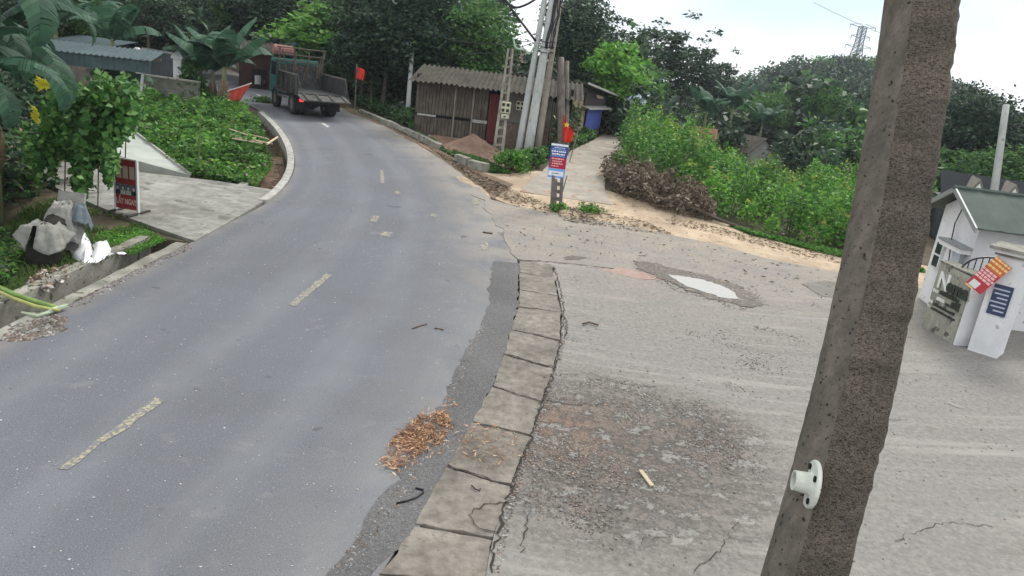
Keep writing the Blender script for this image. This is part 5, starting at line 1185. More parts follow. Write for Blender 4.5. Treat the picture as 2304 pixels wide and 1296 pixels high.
# grass plot at near left
gp_ = [(-80, 560), (60, 470), (150, 440), (245, 482), (340, 510), (355, 536), (200, 600), (-20, 695), (-150, 740), (-400, 700)]
rng = np.random.default_rng(51); q = scatter(gp_, 17000, rng); msk = (lumps(q[:, 0], q[:, 1], 1.0, 52) > -.32); q = q[msk]; n = len(q); hh = rng.uniform(.05, .16, n) * (1 + .6 * lumps(q[:, 0], q[:, 1], 1.2, 53)); az = rng.uniform(0, 6.28, n); ln = rng.uniform(0, .7, n) * hh
z0 = g(q[:, 0], q[:, 1]) - .05; wv_ = .008; V = np.zeros((n, 4, 3)); ca_, sa_ = np.cos(az), np.sin(az)
V[:, 0] = np.stack([q[:, 0] - sa_ * wv_, q[:, 1] + ca_ * wv_, z0], 1); V[:, 1] = np.stack([q[:, 0] + sa_ * wv_, q[:, 1] - ca_ * wv_, z0], 1)
V[:, 2] = np.stack([q[:, 0] + ca_ * ln * .6 + sa_ * wv_ * .7, q[:, 1] + sa_ * ln * .6 - ca_ * wv_ * .7, z0 + hh * .7], 1); V[:, 3] = np.stack([q[:, 0] + ca_ * ln * 1.3, q[:, 1] + sa_ * ln * 1.3, z0 + hh], 1)
stuff('grass', V, lf_grass, 'short green grass on the littered plot beside the drain', 'grass')
leafbed('clover_patch', 'bright clover-like ground cover beside the white sack', [(215, 530), (270, 510), (330, 520), (375, 538), (300, 570), (235, 565)], 3800, lambda x, y: .07 + .03 * lumps(x, y, 1, 15), .07, [lf_bright, lf_weed], 54)
leafbed('edge_weeds', 'straggling weeds at the left frame edge above the drain', [(-120, 700), (20, 650), (60, 560), (-20, 520), (-200, 600)], 6000, lambda x, y: .25 + .15 * lumps(x, y, 1, 16), .12, [lf_weed, lf_dark, lf_grass], 55)

leafbed('left_undergrowth', 'dark shaded undergrowth at the left edge behind the stump', [(-260, 540), (40, 478), (135, 425), (120, 372), (20, 335), (-300, 310)], 15000, lambda x, y: 1.1 + .5 * lumps(x, y, .7, 18), .2, [lf_dark, lf_mid, lf_brown], 56, weights=[.6, .32, .08], droop=.2)
# individual bushes
def bush(name, label, px, py, r, h, lm, seed, leaf=.15, n=26, per=60, cat='bush', t=None, group=None):
    p = G(px, py) if t is None else foot_at(px, py, t); o = thing(name, label, cat, p, 0, group); rng = np.random.default_rng(seed)
    P, cl = crown_pts(rng, r, r, h * .5, n, per, r * .22, .35, h * .52); P[:, 2] = np.maximum(P[:, 2], .02)
    link('foliage', quads('foliage', leaves(P, leaf * rng.uniform(.6, 1.3, len(P)), rng=rng), lm), o)
    mb = MB()
    for c in cl[:9]: mb.tube([(0, 0, -.05), Vector(c) * .5 + Vz(.05), Vector(c)], [.02, .014, .006], 4, False)
    mb.build('stem', m_twig, o); return o
bush('leafy_bush', 'green bush growing at the foot of the pole cluster', 1150, 382, .62, .75, lf_weed, 61)
bush('leafy_bush', 'brownish bush right of the pole foot', 1200, 372, .40, .5, lf_mid, 62)
bush('weed_tuft', 'tuft of weeds at the foot of the notice post', 1248, 476, .26, .24, lf_weed, 63, .09, 12, 40, 'weeds')
bush('weed_tuft', 'flat weed tuft lying on the dirt right of the notice post', 1330, 476, .45, .14, lf_weed, 64, .09, 14, 40, 'weeds')
bush('leafy_bush', 'sparse leafy bush beside the white gate pillar', 436, 228, .6, 1.8, lf_mid, 65, .2)
bush('dark_shrub', 'tall dark shrub at the left frame edge below the canopy', 10, 330, 1.7, 2.6, lf_dark, 67, .22, 60, 80)
bush('dark_shrub', 'dark rounded shrub between canopy post and vine', 130, 320, 1.2, 1.9, lf_mid, 68, .2, 40, 70)
bush('flowering_bush', 'yellow flowering plant beside the lamp pole foot', 912, 266, .3, .35, lf_yel, 66, .1, 10, 30)

# cascading vine over the sign board: a leafy mass hanging from a frame
vp = foot_at(230, 440, 15.9); vn = thing('climbing_vine', 'dense climbing vine with round leaves cascading behind the advertising board', 'vine', vp)
rng = np.random.default_rng(71); VS = []
strands = [((215, 205), (205, 300)), ((250, 215), (250, 330)), ((272, 225), (268, 300)), ((292, 215), (285, 290)), ((190, 250), (185, 400)), ((170, 300), (178, 440)), ((195, 330), (185, 450)), ((238, 320), (242, 390)), ((246, 330), (246, 400)), ((150, 220), (160, 340)), ((222, 290), (218, 350)), ((120, 240), (140, 330)), ((140, 190), (150, 260)), ((100, 280), (120, 380)), ((280, 190), (290, 260)), ((225, 180), (235, 250)), ((60, 300), (90, 400))]
for i, (a, b) in enumerate(strands):
    k = 380 if b[1] > 360 else 620; tt = rng.random(k); t = 15.9 + rng.normal(0, .35, k) - (.3 if b[1] > 380 else 0)
    r_ = (9 if b[1] > 360 else 18) * np.sqrt(np.sin(np.clip(tt, .03, .97) * math.pi))
    for j in range(k):
        p = at(a[0] + (b[0] - a[0]) * tt[j] + rng.normal(0, r_[j]), a[1] + (b[1] - a[1]) * tt[j] + rng.normal(0, 12), t[j]); VS.append(p)
VS = np.array(VS); inv = np.array(vn.location)
link('foliage', quads('foliage', leaves(VS - inv, .155 * rng.uniform(.6, 1.4, len(VS)), rng=rng, droop=.45, aspect=.8), leafmat('round_vine_leaf', [(.035, .12, .03), (.06, .18, .04), (.11, .26, .055), (.20, .35, .10)])), vn)
mb = MB()
for a, b in strands: mb.tube([at(*a, 16.0), at(*b, 15.8)], .012, 4)
for x_ in (150, 225, 285): mb.tube([at(x_, 200, 16.2), G(x_ - 5, 470)], .014, 5)
mb.build('stem', m_twig, vn, world=True)
for (fx, fy) in ((92, 180), (98, 186), (104, 193), (95, 196), (108, 186), (88, 190), (80, 246), (84, 255), (78, 262), (86, 270)):
    c = at(fx, fy, 14.6); mb = MB(); vs = [c]
    for k in range(14): a = k * math.pi / 7; rr = (.085 if k % 2 else .05) * (1 + .3 * math.sin(fx * 3.1 + k)); vs.append(c + Vector((rr * math.cos(a), -.05 if k % 2 else -.02, rr * math.sin(a))))
    mb.add(vs, [(0, 1 + k, 1 + (k + 1) % 14) for k in range(14)]); mb.build('yellow_flower', leafmat('yellow_petal', [(.6, .55, .03), (.75, .7, .06)], trans=.3), vn, world=True)

# dead brush heap
bp_ = G(1440, 440); bh = thing('brush_heap', 'heap of dead brown brush piled against the thicket', 'brush heap', bp_)
rng = np.random.default_rng(81); q = scatter([(1352, 395), (1375, 435), (1450, 465), (1540, 490), (1610, 500), (1560, 455), (1480, 425), (1400, 380)], 5200, rng)
h = .62 + .55 * lumps(q[:, 0], q[:, 1], 1.1, 82); u = rng.random(len(q)) ** .6
P = np.stack([q[:, 0], q[:, 1], g(q[:, 0], q[:, 1]) + h * u], 1) - np.array(bp_)
link('dead_leaves', tag(link('x', None) if False else bpy.data.objects.new('x', None)).data if False else quads('dead_leaves', leaves(P, .17 * rng.uniform(.6, 1.4, len(P)), rng=rng, droop=.2, aspect=.4), lf_brown), bh)
mb = MB()
for k in range(330):
    i = rng.integers(0, len(q)); p = Vector((q[i, 0], q[i, 1], gz(*q[i]) + h[i] * rng.uniform(.1, 1.05))); d = Vector(rvec(1, rng)[0]); d.z *= .45; d = d.normalized() * rng.uniform(.4, 1.0); mb.tube([p - d * .5, p + Vz(.06), p + d * .5], [.014, .011, .005], 4, False)
mb.build('twigs', m_twig, bh, world=True)
a, b, c, d = G(1470, 470), G(1560, 490), G(1630, 506), G(1690, 524)
fb = thing('fallen_branch', 'long fallen branch lying along the foot of the thicket', 'branch', d); mb = MB(); mb.tube([a + Vz(.35), b + Vz(.28), c + Vz(.10), d + Vz(.05)], [.02, .035, .045, .05], 7); mb.build('limb', m_bark, fb, world=True, smooth=True)
mb = MB(); mb.tube([G(1500, 455) + Vz(.5), G(1575, 483) + Vz(.25), c + Vz(.10)], [.012, .02, .03], 5); mb.build('side_limb', m_bark, fb, world=True, smooth=True)
# ================================================================== SMALL THINGS
def cloth(name, P, nu, nv, mt, parent=None, world=True, thick=True):
    """P: grid [nu][nv] of points"""
    mb = MB(); mb.add([p for r in P for p in r], [(i * nv + j, i * nv + j + 1, (i + 1) * nv + j + 1, (i + 1) * nv + j) for i in range(nu - 1) for j in range(nv - 1)])
    o = mb.build(name, mt, parent, world=world, smooth=True)
    if thick: s = o.modifiers.new('thickness', 'SOLIDIFY'); s.thickness = .006
    return o
m_flag = leafmat('red_flag_cloth', [(.62, .045, .025), (.66, .05, .03)], trans=.3, rough=.7, spec=.2, var=.08)
m_flag2 = leafmat('faded_red_cloth', [(.55, .09, .06), (.60, .10, .07)], trans=.3, rough=.8, spec=.2, var=.1)
# draped flag by the road bend
t0 = depth(G(520, 243)); fl1 = thing('draped_red_flag', 'faded red flag draped from a slanting pole beside the banana clump', 'flag', G(505, 240))
mb = MB(); mb.tube([at(500, 209, t0), at(566, 187, t0 - .2)], .022, 6); mb.tube([G(503, 242) - Vz(.1), at(504, 203, t0)], .03, 6); mb.build('pole', m_whitep, fl1, world=True)
P = []
for i in range(13):
    u = i / 12; r = []
    for j in range(9):
        v = j / 8; x_ = 516 + 49 * u - 6 * v * u; ytop = 204 - 16 * u; ybot = 232 - 6 * u + 10 * (1 - abs(2 * u - .3)) * .6 - 20 * max(0, u - .75) * 2
        r.append(at(x_ - 10 * v * u, ytop + (ybot - ytop) * v, t0 + .12 * math.sin(u * 16) * v))
    P.append(r)
cloth('cloth', P, 13, 9, m_flag2, fl1)
P = [[at(514 + 6 * v + 4 * math.sin(u * 6), 226 + 18 * u, t0 - .1 + .05 * math.sin(v * 5)) for v in np.linspace(0, 1, 5)] for u in np.linspace(0, 1, 8)]
cloth('hanging_tail', P, 8, 5, m_flag2, fl1)
# red flag with yellow star at the brown pole
b0 = G(1264, 354); t1 = depth(b0) - .3; fl2 = thing('red_flag', 'bright red flag with yellow star hanging on the brown pole', 'flag', at(1268, 300, t1))
P = [[at(1267 + (6 + 22 * math.sin(min(1, u * 1.5) * 1.9) * (1 - .35 * u)) * v, 254 + 66 * u + 26 * v * (1 - u), t1 - .05 + .08 * math.sin(v * 9 + u * 3)) for v in np.linspace(0, 1, 10)] for u in np.linspace(0, 1, 12)]
cloth('cloth', P, 12, 10, m_flag, fl2)
c = at(1275, 281, t1 - .18); mb = MB(); pts = []
for k in range(10): a = math.pi / 2 + k * math.pi / 5; rr = .12 if k % 2 == 0 else .05; pts.append(c + Vector((rr * math.cos(a), 0, rr * math.sin(a))))
mb.prism(pts, (0, .01, 0)); mb.build('star', plain('flag_yellow', (.8, .6, .05), .7), fl2, world=True)
mb = MB(); mb.tube([at(1263, 250, t1 + .1), at(1270, 256, t1), at(1296, 286, t1 + .1)], .012, 4); mb.build('staff', m_greyw, fl2, world=True)
for lab, px, py, t, w_, h_ in (('red flag hanging above the banana clump by the gate', 414, 92, 33, 12, 32), ('dark red flag hanging in the shade right of the truck', 803, 150, 34, 16, 26)):
    o = thing('red_flag', lab, 'flag', foot_at(px, py, t)); P = [[at(px + w_ * v + 2 * math.sin(u * 5), py + h_ * u + 6 * v, t + .08 * math.sin(v * 9)) for v in np.linspace(0, 1, 7)] for u in np.linspace(0, 1, 8)]
    cloth('cloth', P, 8, 7, m_flag, o); mb = MB(); mb.tube([o.location - Vz(.1), at(px, py - 6, t)], .025, 6); mb.build('staff', m_greyw, o, world=True)

# notice post with blue / red board
b0 = G(1252, 472); t2 = depth(b0); st = thing('notice_post', 'stub of slotted concrete post carrying the blue notice board', 'post', b0)
tpz = at(1257, 330, t2); d = tpz - b0
for s_ in (-1, 1): mb = MB(); mb.tube([Vector((s_ * .13 + .0, 0, 0)) + d * k - Vz(.2 if k == 0 else 0) for k in (0, .5, .93)], [.07, .066, .06], 4); mb.build('flange', m_pole2, st)
for k in (.05, .17, .29, .41, .55, .7, .85): mb = MB(); c = d * k; mb.box(c, (.2, .07, .10)); mb.build('rung', m_pole2, st)
mb = MB(); mb.tube([Vector((-.06, .03, 0)), d * .9 + Vector((-.06, .03, 0))], .075, 4); mb.build('web', m_pole2, st)
sb = thing('notice_board', 'blue notice board with red panel on the slotted post', 'sign', at(1255, 364, t2 - .16), R(-4))
w_, h_ = .50, 1.02; lx = R(-1)
def sg(x0, x1, z0, z1, nm, mt, par=None, y=-.004, th=.004): mb = MB(); mb.span(x0, x1, y - th, y, z0, z1); return mb.build(nm, mt, par or sb)
m_nb = plain('navy_blue_print', (.05, .08, .32), .4); m_lb = plain('sky_blue_print', (.22, .42, .78), .4); m_wp = plain('white_print', (.82, .85, .9), .4); m_rp = plain('crimson_print', (.45, .015, .05), .4); m_pp = plain('pale_pink_print', (.85, .55, .55), .4)
brd = sg(-w_ / 2, w_ / 2, -h_ / 2, h_ / 2, 'board', m_nb, None, .02, .024)
sg(-w_ / 2, w_ / 2, h_ / 2 - .05, h_ / 2 + .01, 'top_edge', m_wp, brd, -.005)
sg(-w_ / 2, w_ / 2, -h_ / 2, -.2, 'blue_field', m_lb, brd, -.005); sg(-w_ / 2 + .03, w_ / 2 - .02, -.2, .13, 'red_panel', m_rp, brd, -.006)
sg(-w_ / 2 + .02, w_ / 2 - .04, -.42, -.28, 'white_panel', m_wp, brd, -.010); sg(-w_ / 2, w_ / 2, -h_ / 2 - .005, -h_ / 2 + .03, 'bottom_edge', m_wp, brd, -.010)
for z_, hh, mt, x0, x1 in ((.40, .025, m_wp, -.15, .18), (.345, .035, m_lb, -.2, .2), (.28, .045, m_wp, -.22, .2), (.20, .05, m_wp, -.2, .18), (.15, .03, m_lb, -.2, .2), (.07, .035, m_pp, -.19, .17), (.0, .035, m_pp, -.16, .12), (-.07, .035, m_pp, -.17, .15), (-.14, .03, m_pp, -.17, .05), (-.36, .03, m_nb, -.14, .10)):
    x_ = x0
    while x_ < x1 - .02: wl = random.uniform(.03, .09); sg(x_, min(x1, x_ + wl), z_, z_ + hh * random.uniform(.75, 1), 'print_line', mt, brd, -.013); x_ += wl + .012

# advertising board on skids
bL, bR_ = G(262, 478), G(312, 487); dd = bR_ - bL
ad = thing('advertising_board', 'red upright advertising board with four portraits on the driveway', 'sign', (bL + bR_) / 2 + Vz(.03), math.atan2(dd.y, dd.x)); t3 = depth(bL); wA = Vector((dd.x, dd.y, 0)).length * 1.0; hA_ = (at(272, 352, t3).z - bL.z); zb = .1
def ap(x0, x1, z0, z1, nm, mt, par=None, y=-.02, th=.004): mb = MB(); mb.span(x0, x1, y - th, y, z0, z1); return mb.build(nm, mt, par or ad)
m_adred = plain('advert_red', (.30, .035, .04), .5); m_adp = plain('advert_pale', (.50, .40, .36), .5); m_adb = plain('advert_blue_grey', (.15, .19, .26), .5); m_skin = plain('advert_face', (.55, .52, .52), .6); m_hair = plain('advert_hair', (.03, .03, .04), .6)
pn = ap(-wA / 2, wA / 2, zb, hA_, 'panel', m_adred, None, .02, .04)
for s_ in (-1, 1): mb = MB(); mb.span(s_ * wA / 2 - .02, s_ * wA / 2 + .02, -.03, .03, 0, hA_ + .02); mb.build('frame_post', m_whitep, ad); mb = MB(); mb.tube([(s_ * wA / 2, -.38, .035), (s_ * wA / 2, .38, .035)], .03, 6); mb.build('skid', plain('dark_skid_rubber', (.05, .05, .045), .7), ad)
mb = MB(); mb.span(-wA / 2, wA / 2, -.02, .02, hA_, hA_ + .03); mb.build('frame_top', m_whitep, ad)
hh = hA_ - zb
for k in range(3): ap(-wA * .40 + k * wA * .29, -wA * .40 + k * wA * .29 + wA * .22, zb + hh * .62, zb + hh * .87, 'large_letter', m_adp, pn)
ap(-wA * .48, wA * .48, zb + hh * .29, zb + hh * .50, 'portrait_strip', m_adb, pn)
def disc(cx, cz, rx, rz_, y, mt, nm): mb = MB(); mb.prism([(cx + rx * math.cos(a), y, cz + rz_ * math.sin(a)) for a in np.linspace(0, 6.283, 13)[:-1]], (0, -.003, 0)); return mb.build(nm, mt, pn)
for k in range(4):
    cx = wA * (-.36 + .24 * k); cz = zb + hh * .43; disc(cx, cz, wA * .09, hh * .06, -.025, m_hair, 'portrait_hair'); disc(cx, cz - hh * .008, wA * .055, hh * .04, -.029, m_skin, 'portrait_face')
    ap(cx - wA * .1, cx + wA * .1, zb + hh * .295, zb + hh * .375, 'portrait_shoulders', m_skin if k % 3 else m_hair, pn, -.025)
bpy.context.view_layer.update()
txt = text_mesh('lettering', 'LẤY NGAY', wA * .215, plain('advert_pink', (.72, .52, .46), .5), pn, Matrix.Translation((0, -.022, zb + hh * .10)) @ RX @ Matrix.Diagonal((.86, 1.45, 1, 1)), .003, 'CENTER', .003)

# stump draped with old cloths, white sack, rubbish
c = G(100, 590); stp = thing('draped_stump', 'old tree stump draped with grey rags on the grass plot', 'stump', c)
ts = depth(c); up_ = at(118, 455, ts + .55)
mb = MB(); mb.tube([(0, 0, -.1), (-.02, .05, .25), (.02, .2, .52), (.05, .4, .72)], [.30, .27, .23, .17], 10); mb.build('stump', mat('shade_dark_wood', (.04, .037, .033), (.02, .02, .018), scale=6, bump=.8), stp, smooth=True)  # near-black wood colour stands in for the shaded opening under the rags
m_rag = mat('grey_rag', (.34, .34, .31), (.2, .2, .18), scale=6, bump=.6, bscale=20, big=.2); m_rag2 = mat('blue_grey_rag', (.17, .21, .23), (.11, .13, .15), scale=5, bump=.4)
def drape(nm, mt, cx, cy, cz, rx, ry, drop, seed, a0=-1.9, a1=5.0, tilt=0.0):
    r = np.random.default_rng(seed); P = []; ph = r.uniform(0, 6); nu, nv = 18, 34
    for i in range(nu):
        u = i / (nu - 1); rr = u ** .75; row = []
        for j in range(nv):
            a = a0 + (a1 - a0) * j / (nv - 1); fold = math.sin(a * 6 + ph + 2 * u) * .6 + math.sin(a * 13 + 2 * ph - 3 * u) * .5 + r.normal(0, .12)
            k = rr * (1 + .15 * fold * u); dz = -drop * max(0, u - .4) ** 1.2 * 1.9 * (1 + .3 * math.sin(a * 2.3 + ph)) + .05 * fold * u + .02 * math.sin(u * 14 + a * 3)
            row.append(c + Vector((cx + rx * k * math.cos(a), cy + ry * k * math.sin(a), cz + dz + tilt * ry * k * math.sin(a))))
        P.append(row)
    return cloth(nm, P, nu, nv, mt, stp)
drape('rag', m_rag, -.02, .10, .70, .42, .46, .34, 1, -1.4, 4.6)
drape('rag', m_rag, .05, .52, .98, .30, .34, .55, 2, tilt=.2)
drape('rag', m_rag2, .30, .66, .95, .16, .22, .35, 3)
mb = MB(); mb.box(c + Vector((.05, .72, .62)), (.5, .06, 1.1), Matrix.Rotation(R(-16), 3, 'X')); mb.build('board', m_rag, stp, world=True)

c = G(205, 585); sk = thing('white_sack', 'crumpled white plastic sack lying on the grass', 'sack', c); tk_ = depth(c)
m_sack = mat('white_woven_plastic', (.80, .81, .82), (.66, .68, .69), scale=7, rough=.6, bump=.8, bscale=14, big=.08)
def sackcloth(outl, seed, lift):
    # outl: two edges in photo pixels; lofted with crumpling
    r = np.random.default_rng(seed); A, B = outl; n = 14; m_ = 9; P = []
    for i in range(n):
        u = i / (n - 1); a = np.array([np.interp(u * (len(A) - 1), range(len(A)), [p[k] for p in A]) for k in (0, 1)]); b = np.array([np.interp(u * (len(B) - 1), range(len(B)), [p[k] for p in B]) for k in (0, 1)]); row = []
        for j in range(m_):
            v = j / (m_ - 1); p = a * (1 - v) + b * v; q = G(float(p[0]), float(p[1])); row.append(q + Vz(.03 + lift * math.sin(math.pi * v) * (.55 + .45 * math.sin(u * 9 + seed)) + abs(r.normal(0, .018))))
        P.append(row)
    return cloth('fold', P, n, m_, m_sack, sk)
sackcloth(([(162, 522), (156, 555), (162, 585), (192, 600)], [(184, 518), (198, 540), (208, 560), (214, 580)]), 1, .16)
sackcloth(([(188, 602), (218, 596), (256, 578)], [(200, 566), (214, 552), (240, 546)]), 2, .15)
def litter(label, pts, col, n=1):
    for i, (px, py) in enumerate(pts):
        p = G(px, py); r = np.random.default_rng(int(px * 7 + py)); k = 9; mb = MB(); s_ = .05 + .06 * r.random()
        vs = [p + Vector((s_ * math.cos(a) * r.uniform(.6, 1.2), s_ * math.sin(a) * r.uniform(.6, 1.2), .01 + r.uniform(0, .03))) for a in np.linspace(0, 6.28, k)[:-1]] + [p + Vz(.04 + .03 * r.random())]
        mb.add(vs, [(j, (j + 1) % (k - 1), k - 1) for j in range(k - 1)]); o = mb.build('litter_scrap', col); tag(o, label[i], 'litter')
litter(['white scrap at the drain edge right of the sack', 'white scrap in the weed plot near the curved drain', 'white scrap lying in the weeds far from the road', 'white plastic scrap at the foot of the thicket'], [(272, 573), (582, 293), (428, 214), (1762, 528)], m_sack)
# rubbish heap of leaves/plastic on the grass plot
rng = np.random.default_rng(91); q = scatter([(60, 645), (90, 615), (150, 605), (155, 630), (100, 655)], 260, rng); P = np.stack([q[:, 0], q[:, 1], g(q[:, 0], q[:, 1]) + rng.uniform(0, .06, len(q))], 1)
stuff('rubbish', leaves(P, .12 * rng.uniform(.5, 1.4, len(q)), rng=rng, aspect=.6), [leafmat('pale_rubbish', [(.2, .17, .13), (.38, .36, .32), (.5, .48, .46)], trans=.1), lf_dry], 'pale rubbish strewn on the grass by the drain', 'rubbish', rng.integers(0, 2, len(q)))
for (px, py, s_, lab, mt) in ((150, 490, .26, 'cardboard scrap beside the draped stump', mat('cardboard', (.33, .25, .16), (.25, .18, .12), scale=4)), (145, 415, .34, 'pale block standing at the driveway edge behind the stump', m_old), (165, 500, .18, 'small broken brick piece beside the draped stump', m_red)):
    p = G(px, py); mb = MB(); mb.box(p + Vz(s_ * .28), (s_, s_ * .7, s_ * .55), Matrix.Rotation(px * .7, 3, 'Z') @ Matrix.Rotation(R(9), 3, 'X'), .85); tag(mb.build('scrap_block', mt, bevel=.02), lab, 'scrap')

# banana stalk and silt at the drain, near left
sp0 = thing('banana_stalk', 'cut green banana stalk lying across the drain at left', 'stalk', G(60, 700)); m_stalk = mat('green_stalk', (.22, .34, .10), (.12, .2, .06), scale=5, rough=.5); 
for off_, rr, nm, mt in ((0, .045, 'stalk', m_stalk), (10, .03, 'stalk', mat('yellow_stalk', (.4, .42, .14), (.25, .25, .1), scale=5, rough=.5))):
    mb = MB(); mb.tube([G(-20, 668 + off_) + Vz(.22), G(30, 684 + off_) + Vz(.16), G(80, 696 + off_) + Vz(.12), G(135, 703 + off_ * .5) + Vz(.06)], [rr * .8, rr, rr, rr * .8], 7); mb.build(nm, mt, sp0, world=True, smooth=True)
mb = MB(); mb.tube([G(50, 707) + Vz(.02), G(85, 718) + Vz(.05), G(112, 712) + Vz(.06)], [.02, .03, .03], 6); mb.tube([G(110, 708) + Vz(.05), G(152, 698) + Vz(.07)], [.05, .03], 6); mb.build('torn_end', mat('pale_stalk', (.42, .5, .36), (.3, .36, .25), scale=6), sp0, world=True)
def clods(name, label, poly, n, size, mats, seed, cat='debris', flat=.5, elong=1.0, lift=0.02, world=False, weights=None, dens=None):
    """small stones or chips, joined: octahedra"""
    rng = np.random.default_rng(seed); q = scatter(poly, n, rng, world)
    if dens is not None: q = q[rng.random(len(q)) < dens(q[:, 0], q[:, 1])]
    n = len(q); s = size * rng.uniform(.4, 1.5, n); a = rng.uniform(0, 6.28, n); z = g(q[:, 0], q[:, 1]) + lift
    ex = np.stack([np.cos(a), np.sin(a), rng.normal(0, .12, n)], 1) * (s * elong)[:, None]; ey = np.stack([-np.sin(a), np.cos(a), rng.normal(0, .1, n)], 1) * s[:, None]; ez = np.array([0, 0, 1.]) * (s * flat)[:, None]
    c = np.concatenate([q, z[:, None]], 1); j = lambda: 1 + rng.normal(0, .2, (n, 1))
    V = np.stack([c + ex * j(), c + ey * j(), c - ex * j(), c - ey * j(), c + ez * j()], 1)
    me = bpy.data.meshes.new(name); k = (np.arange(n) * 5)[:, None]
    F = np.concatenate([k + np.array([[0, 1, 4]]), k + np.array([[1, 2, 4]]), k + np.array([[2, 3, 4]]), k + np.array([[3, 0, 4]])], 0)
    me.from_pydata(V.reshape(-1, 3).tolist(), [], F.tolist())
    for m in mats: me.materials.append(m)
    mi = rng.choice(len(mats), n, p=weights); me.polygons.foreach_set('material_index', np.tile(mi, 4).astype(np.int32)); me.update()
    return tag(link(name, me), label, cat, kind='stuff')
m_g1 = leafmat('grey_chip', [(.12, .115, .105), (.2, .19, .175), (.33, .32, .3)], trans=0); m_g2 = leafmat('brown_chip', [(.075, .055, .042), (.13, .095, .07), (.22, .165, .125)], trans=0); m_g3 = leafmat('orange_chip', [(.26, .12, .06), (.4, .22, .12), (.55, .38, .24)], trans=0)
clods('silt_clods', 'dried grey silt clods swept onto the road edge at left', [(5, 762), (30, 735), (105, 712), (145, 712), (145, 740), (110, 758), (40, 770)], 520, .05, [m_g1, m_g2], 101, flat=.45, lift=.0)
clods('edge_grit', 'dark grit scattered along the drain lip', [(150, 690), (260, 630), (420, 552), (440, 556), (300, 625), (170, 700)], 260, .028, [m_g1, m_g2], 102, lift=.0)
clods('yard_gravel', 'crushed dark gravel and grit spread over the yard concrete', [(1225, 890), (1330, 850), (1480, 870), (1640, 860), (1780, 930), (1800, 1000), (1710, 1070), (1620, 1130), (1470, 1180), (1300, 1210), (1180, 1150), (1195, 1000)], 13000, .0115, [m_g1, m_g2], 103, dens=lambda x, y: np.clip(.30 + 1.3 * lumps(x, y, 1.3, 7), .03, 1))
clods('yard_red_dust', 'reddish chips and soil crumbs on the yard near the slabs', [(1210, 900), (1420, 900), (1430, 1000), (1330, 1150), (1220, 1180), (1160, 1100)], 5200, .009, [m_g2, m_g3, m_g1], 104, weights=[.68, .08, .24], dens=lambda x, y: .3 + .9 * np.clip(lumps(x, y, 1.6, 9), 0, 1))
clods('yard_grit', 'sparse small stones scattered across the concrete yard', [(1110, 1290), (1260, 620), (1500, 560), (1900, 640), (2060, 760), (2300, 900), (2300, 1290)], 1500, .013, [m_g1, m_g2], 105)
clods('far_gravel', 'patch of broken gravel in the middle of the yard', [(1540, 745), (1720, 735), (1870, 790), (1870, 850), (1740, 845), (1560, 805)], 2600, .014, [m_g1, m_g2], 106, dens=lambda x, y: np.clip(.35 + 1.2 * lumps(x, y, 1.5, 19), .02, 1))
clods('puddle_stones', 'stones and broken concrete around the puddle', [(1500, 605), (1600, 622), (1700, 655), (1735, 690), (1660, 700), (1500, 650), (1420, 600)], 900, .024, [m_g1, m_g2], 107, dens=lambda x, y: np.ones_like(x) * .9)
clods('slab_joint_soil', 'dark soil crumbs along the joint between slabs and yard', [(1105, 1296), (1150, 1098), (1195, 985), (1221, 906), (1246, 830), (1262, 768), (1272, 768), (1256, 835), (1232, 910), (1208, 990), (1165, 1105), (1120, 1296)], 700, .014, [m_g2, m_g1], 108)
clods('patch_grit', 'loose grit along the asphalt patch edge', [(742, 1290), (905, 1075), (985, 930), (1035, 810), (1085, 730), (1100, 730), (1055, 815), (1010, 935), (935, 1085), (790, 1290)], 420, .014, [m_g1, m_g2], 109, lift=.006)
clods('road_grit', 'tiny pale stones sprinkled over the road surface', [(0, 1290), (0, 820), (440, 570), (700, 420), (1050, 420), (1090, 620), (1000, 880), (760, 1290)], 1500, .009, [leafmat('pale_chip', [(.3, .3, .3), (.5, .5, .49), (.62, .62, .6)], trans=0), m_g1], 110, lift=.004)
# orange wood chippings
def slivers(name, label, poly, n, ln, lm, seed, h=.03, aspect=.16, cat='wood chips', up=.75, dens=None, z=.012, mi=None):
    rng = np.random.default_rng(seed); q = scatter(poly, n, rng)
    if dens is not None: q = q[rng.random(len(q)) < dens(q[:, 0], q[:, 1])]
    P = np.stack([q[:, 0], q[:, 1], g(q[:, 0], q[:, 1]) + z + rng.random(len(q)) * h], 1)
    return stuff(name, leaves(P, ln * rng.uniform(.4, 1.4, len(P)), up=up, aspect=aspect, rng=rng), lm, label, cat, None if not isinstance(lm, list) else rng.integers(0, len(lm), len(P)))
lf_chip = leafmat('orange_shaving', [(.22, .10, .05), (.36, .18, .09), (.5, .29, .16), (.62, .45, .28)], trans=.05)
slivers('wood_shavings', 'spill of orange wood shavings beside the asphalt patch', [(858, 1040), (885, 990), (940, 940), (1000, 930), (1020, 960), (985, 1010), (920, 1040), (880, 1068)], 2100, .085, lf_chip, 111, .04, dens=lambda x, y: np.clip(.55 + 1.1 * lumps(x, y, 2.2, 71), .04, 1))
slivers('wood_shavings', 'thin scatter of wood shavings on the kerb slabs', [(1000, 960), (1150, 960), (1190, 1040), (1090, 1060), (1010, 1020), (860, 1085), (845, 1050), (900, 960), (970, 910), (1040, 900)], 420, .075, lf_chip, 112, .015, z=.03)
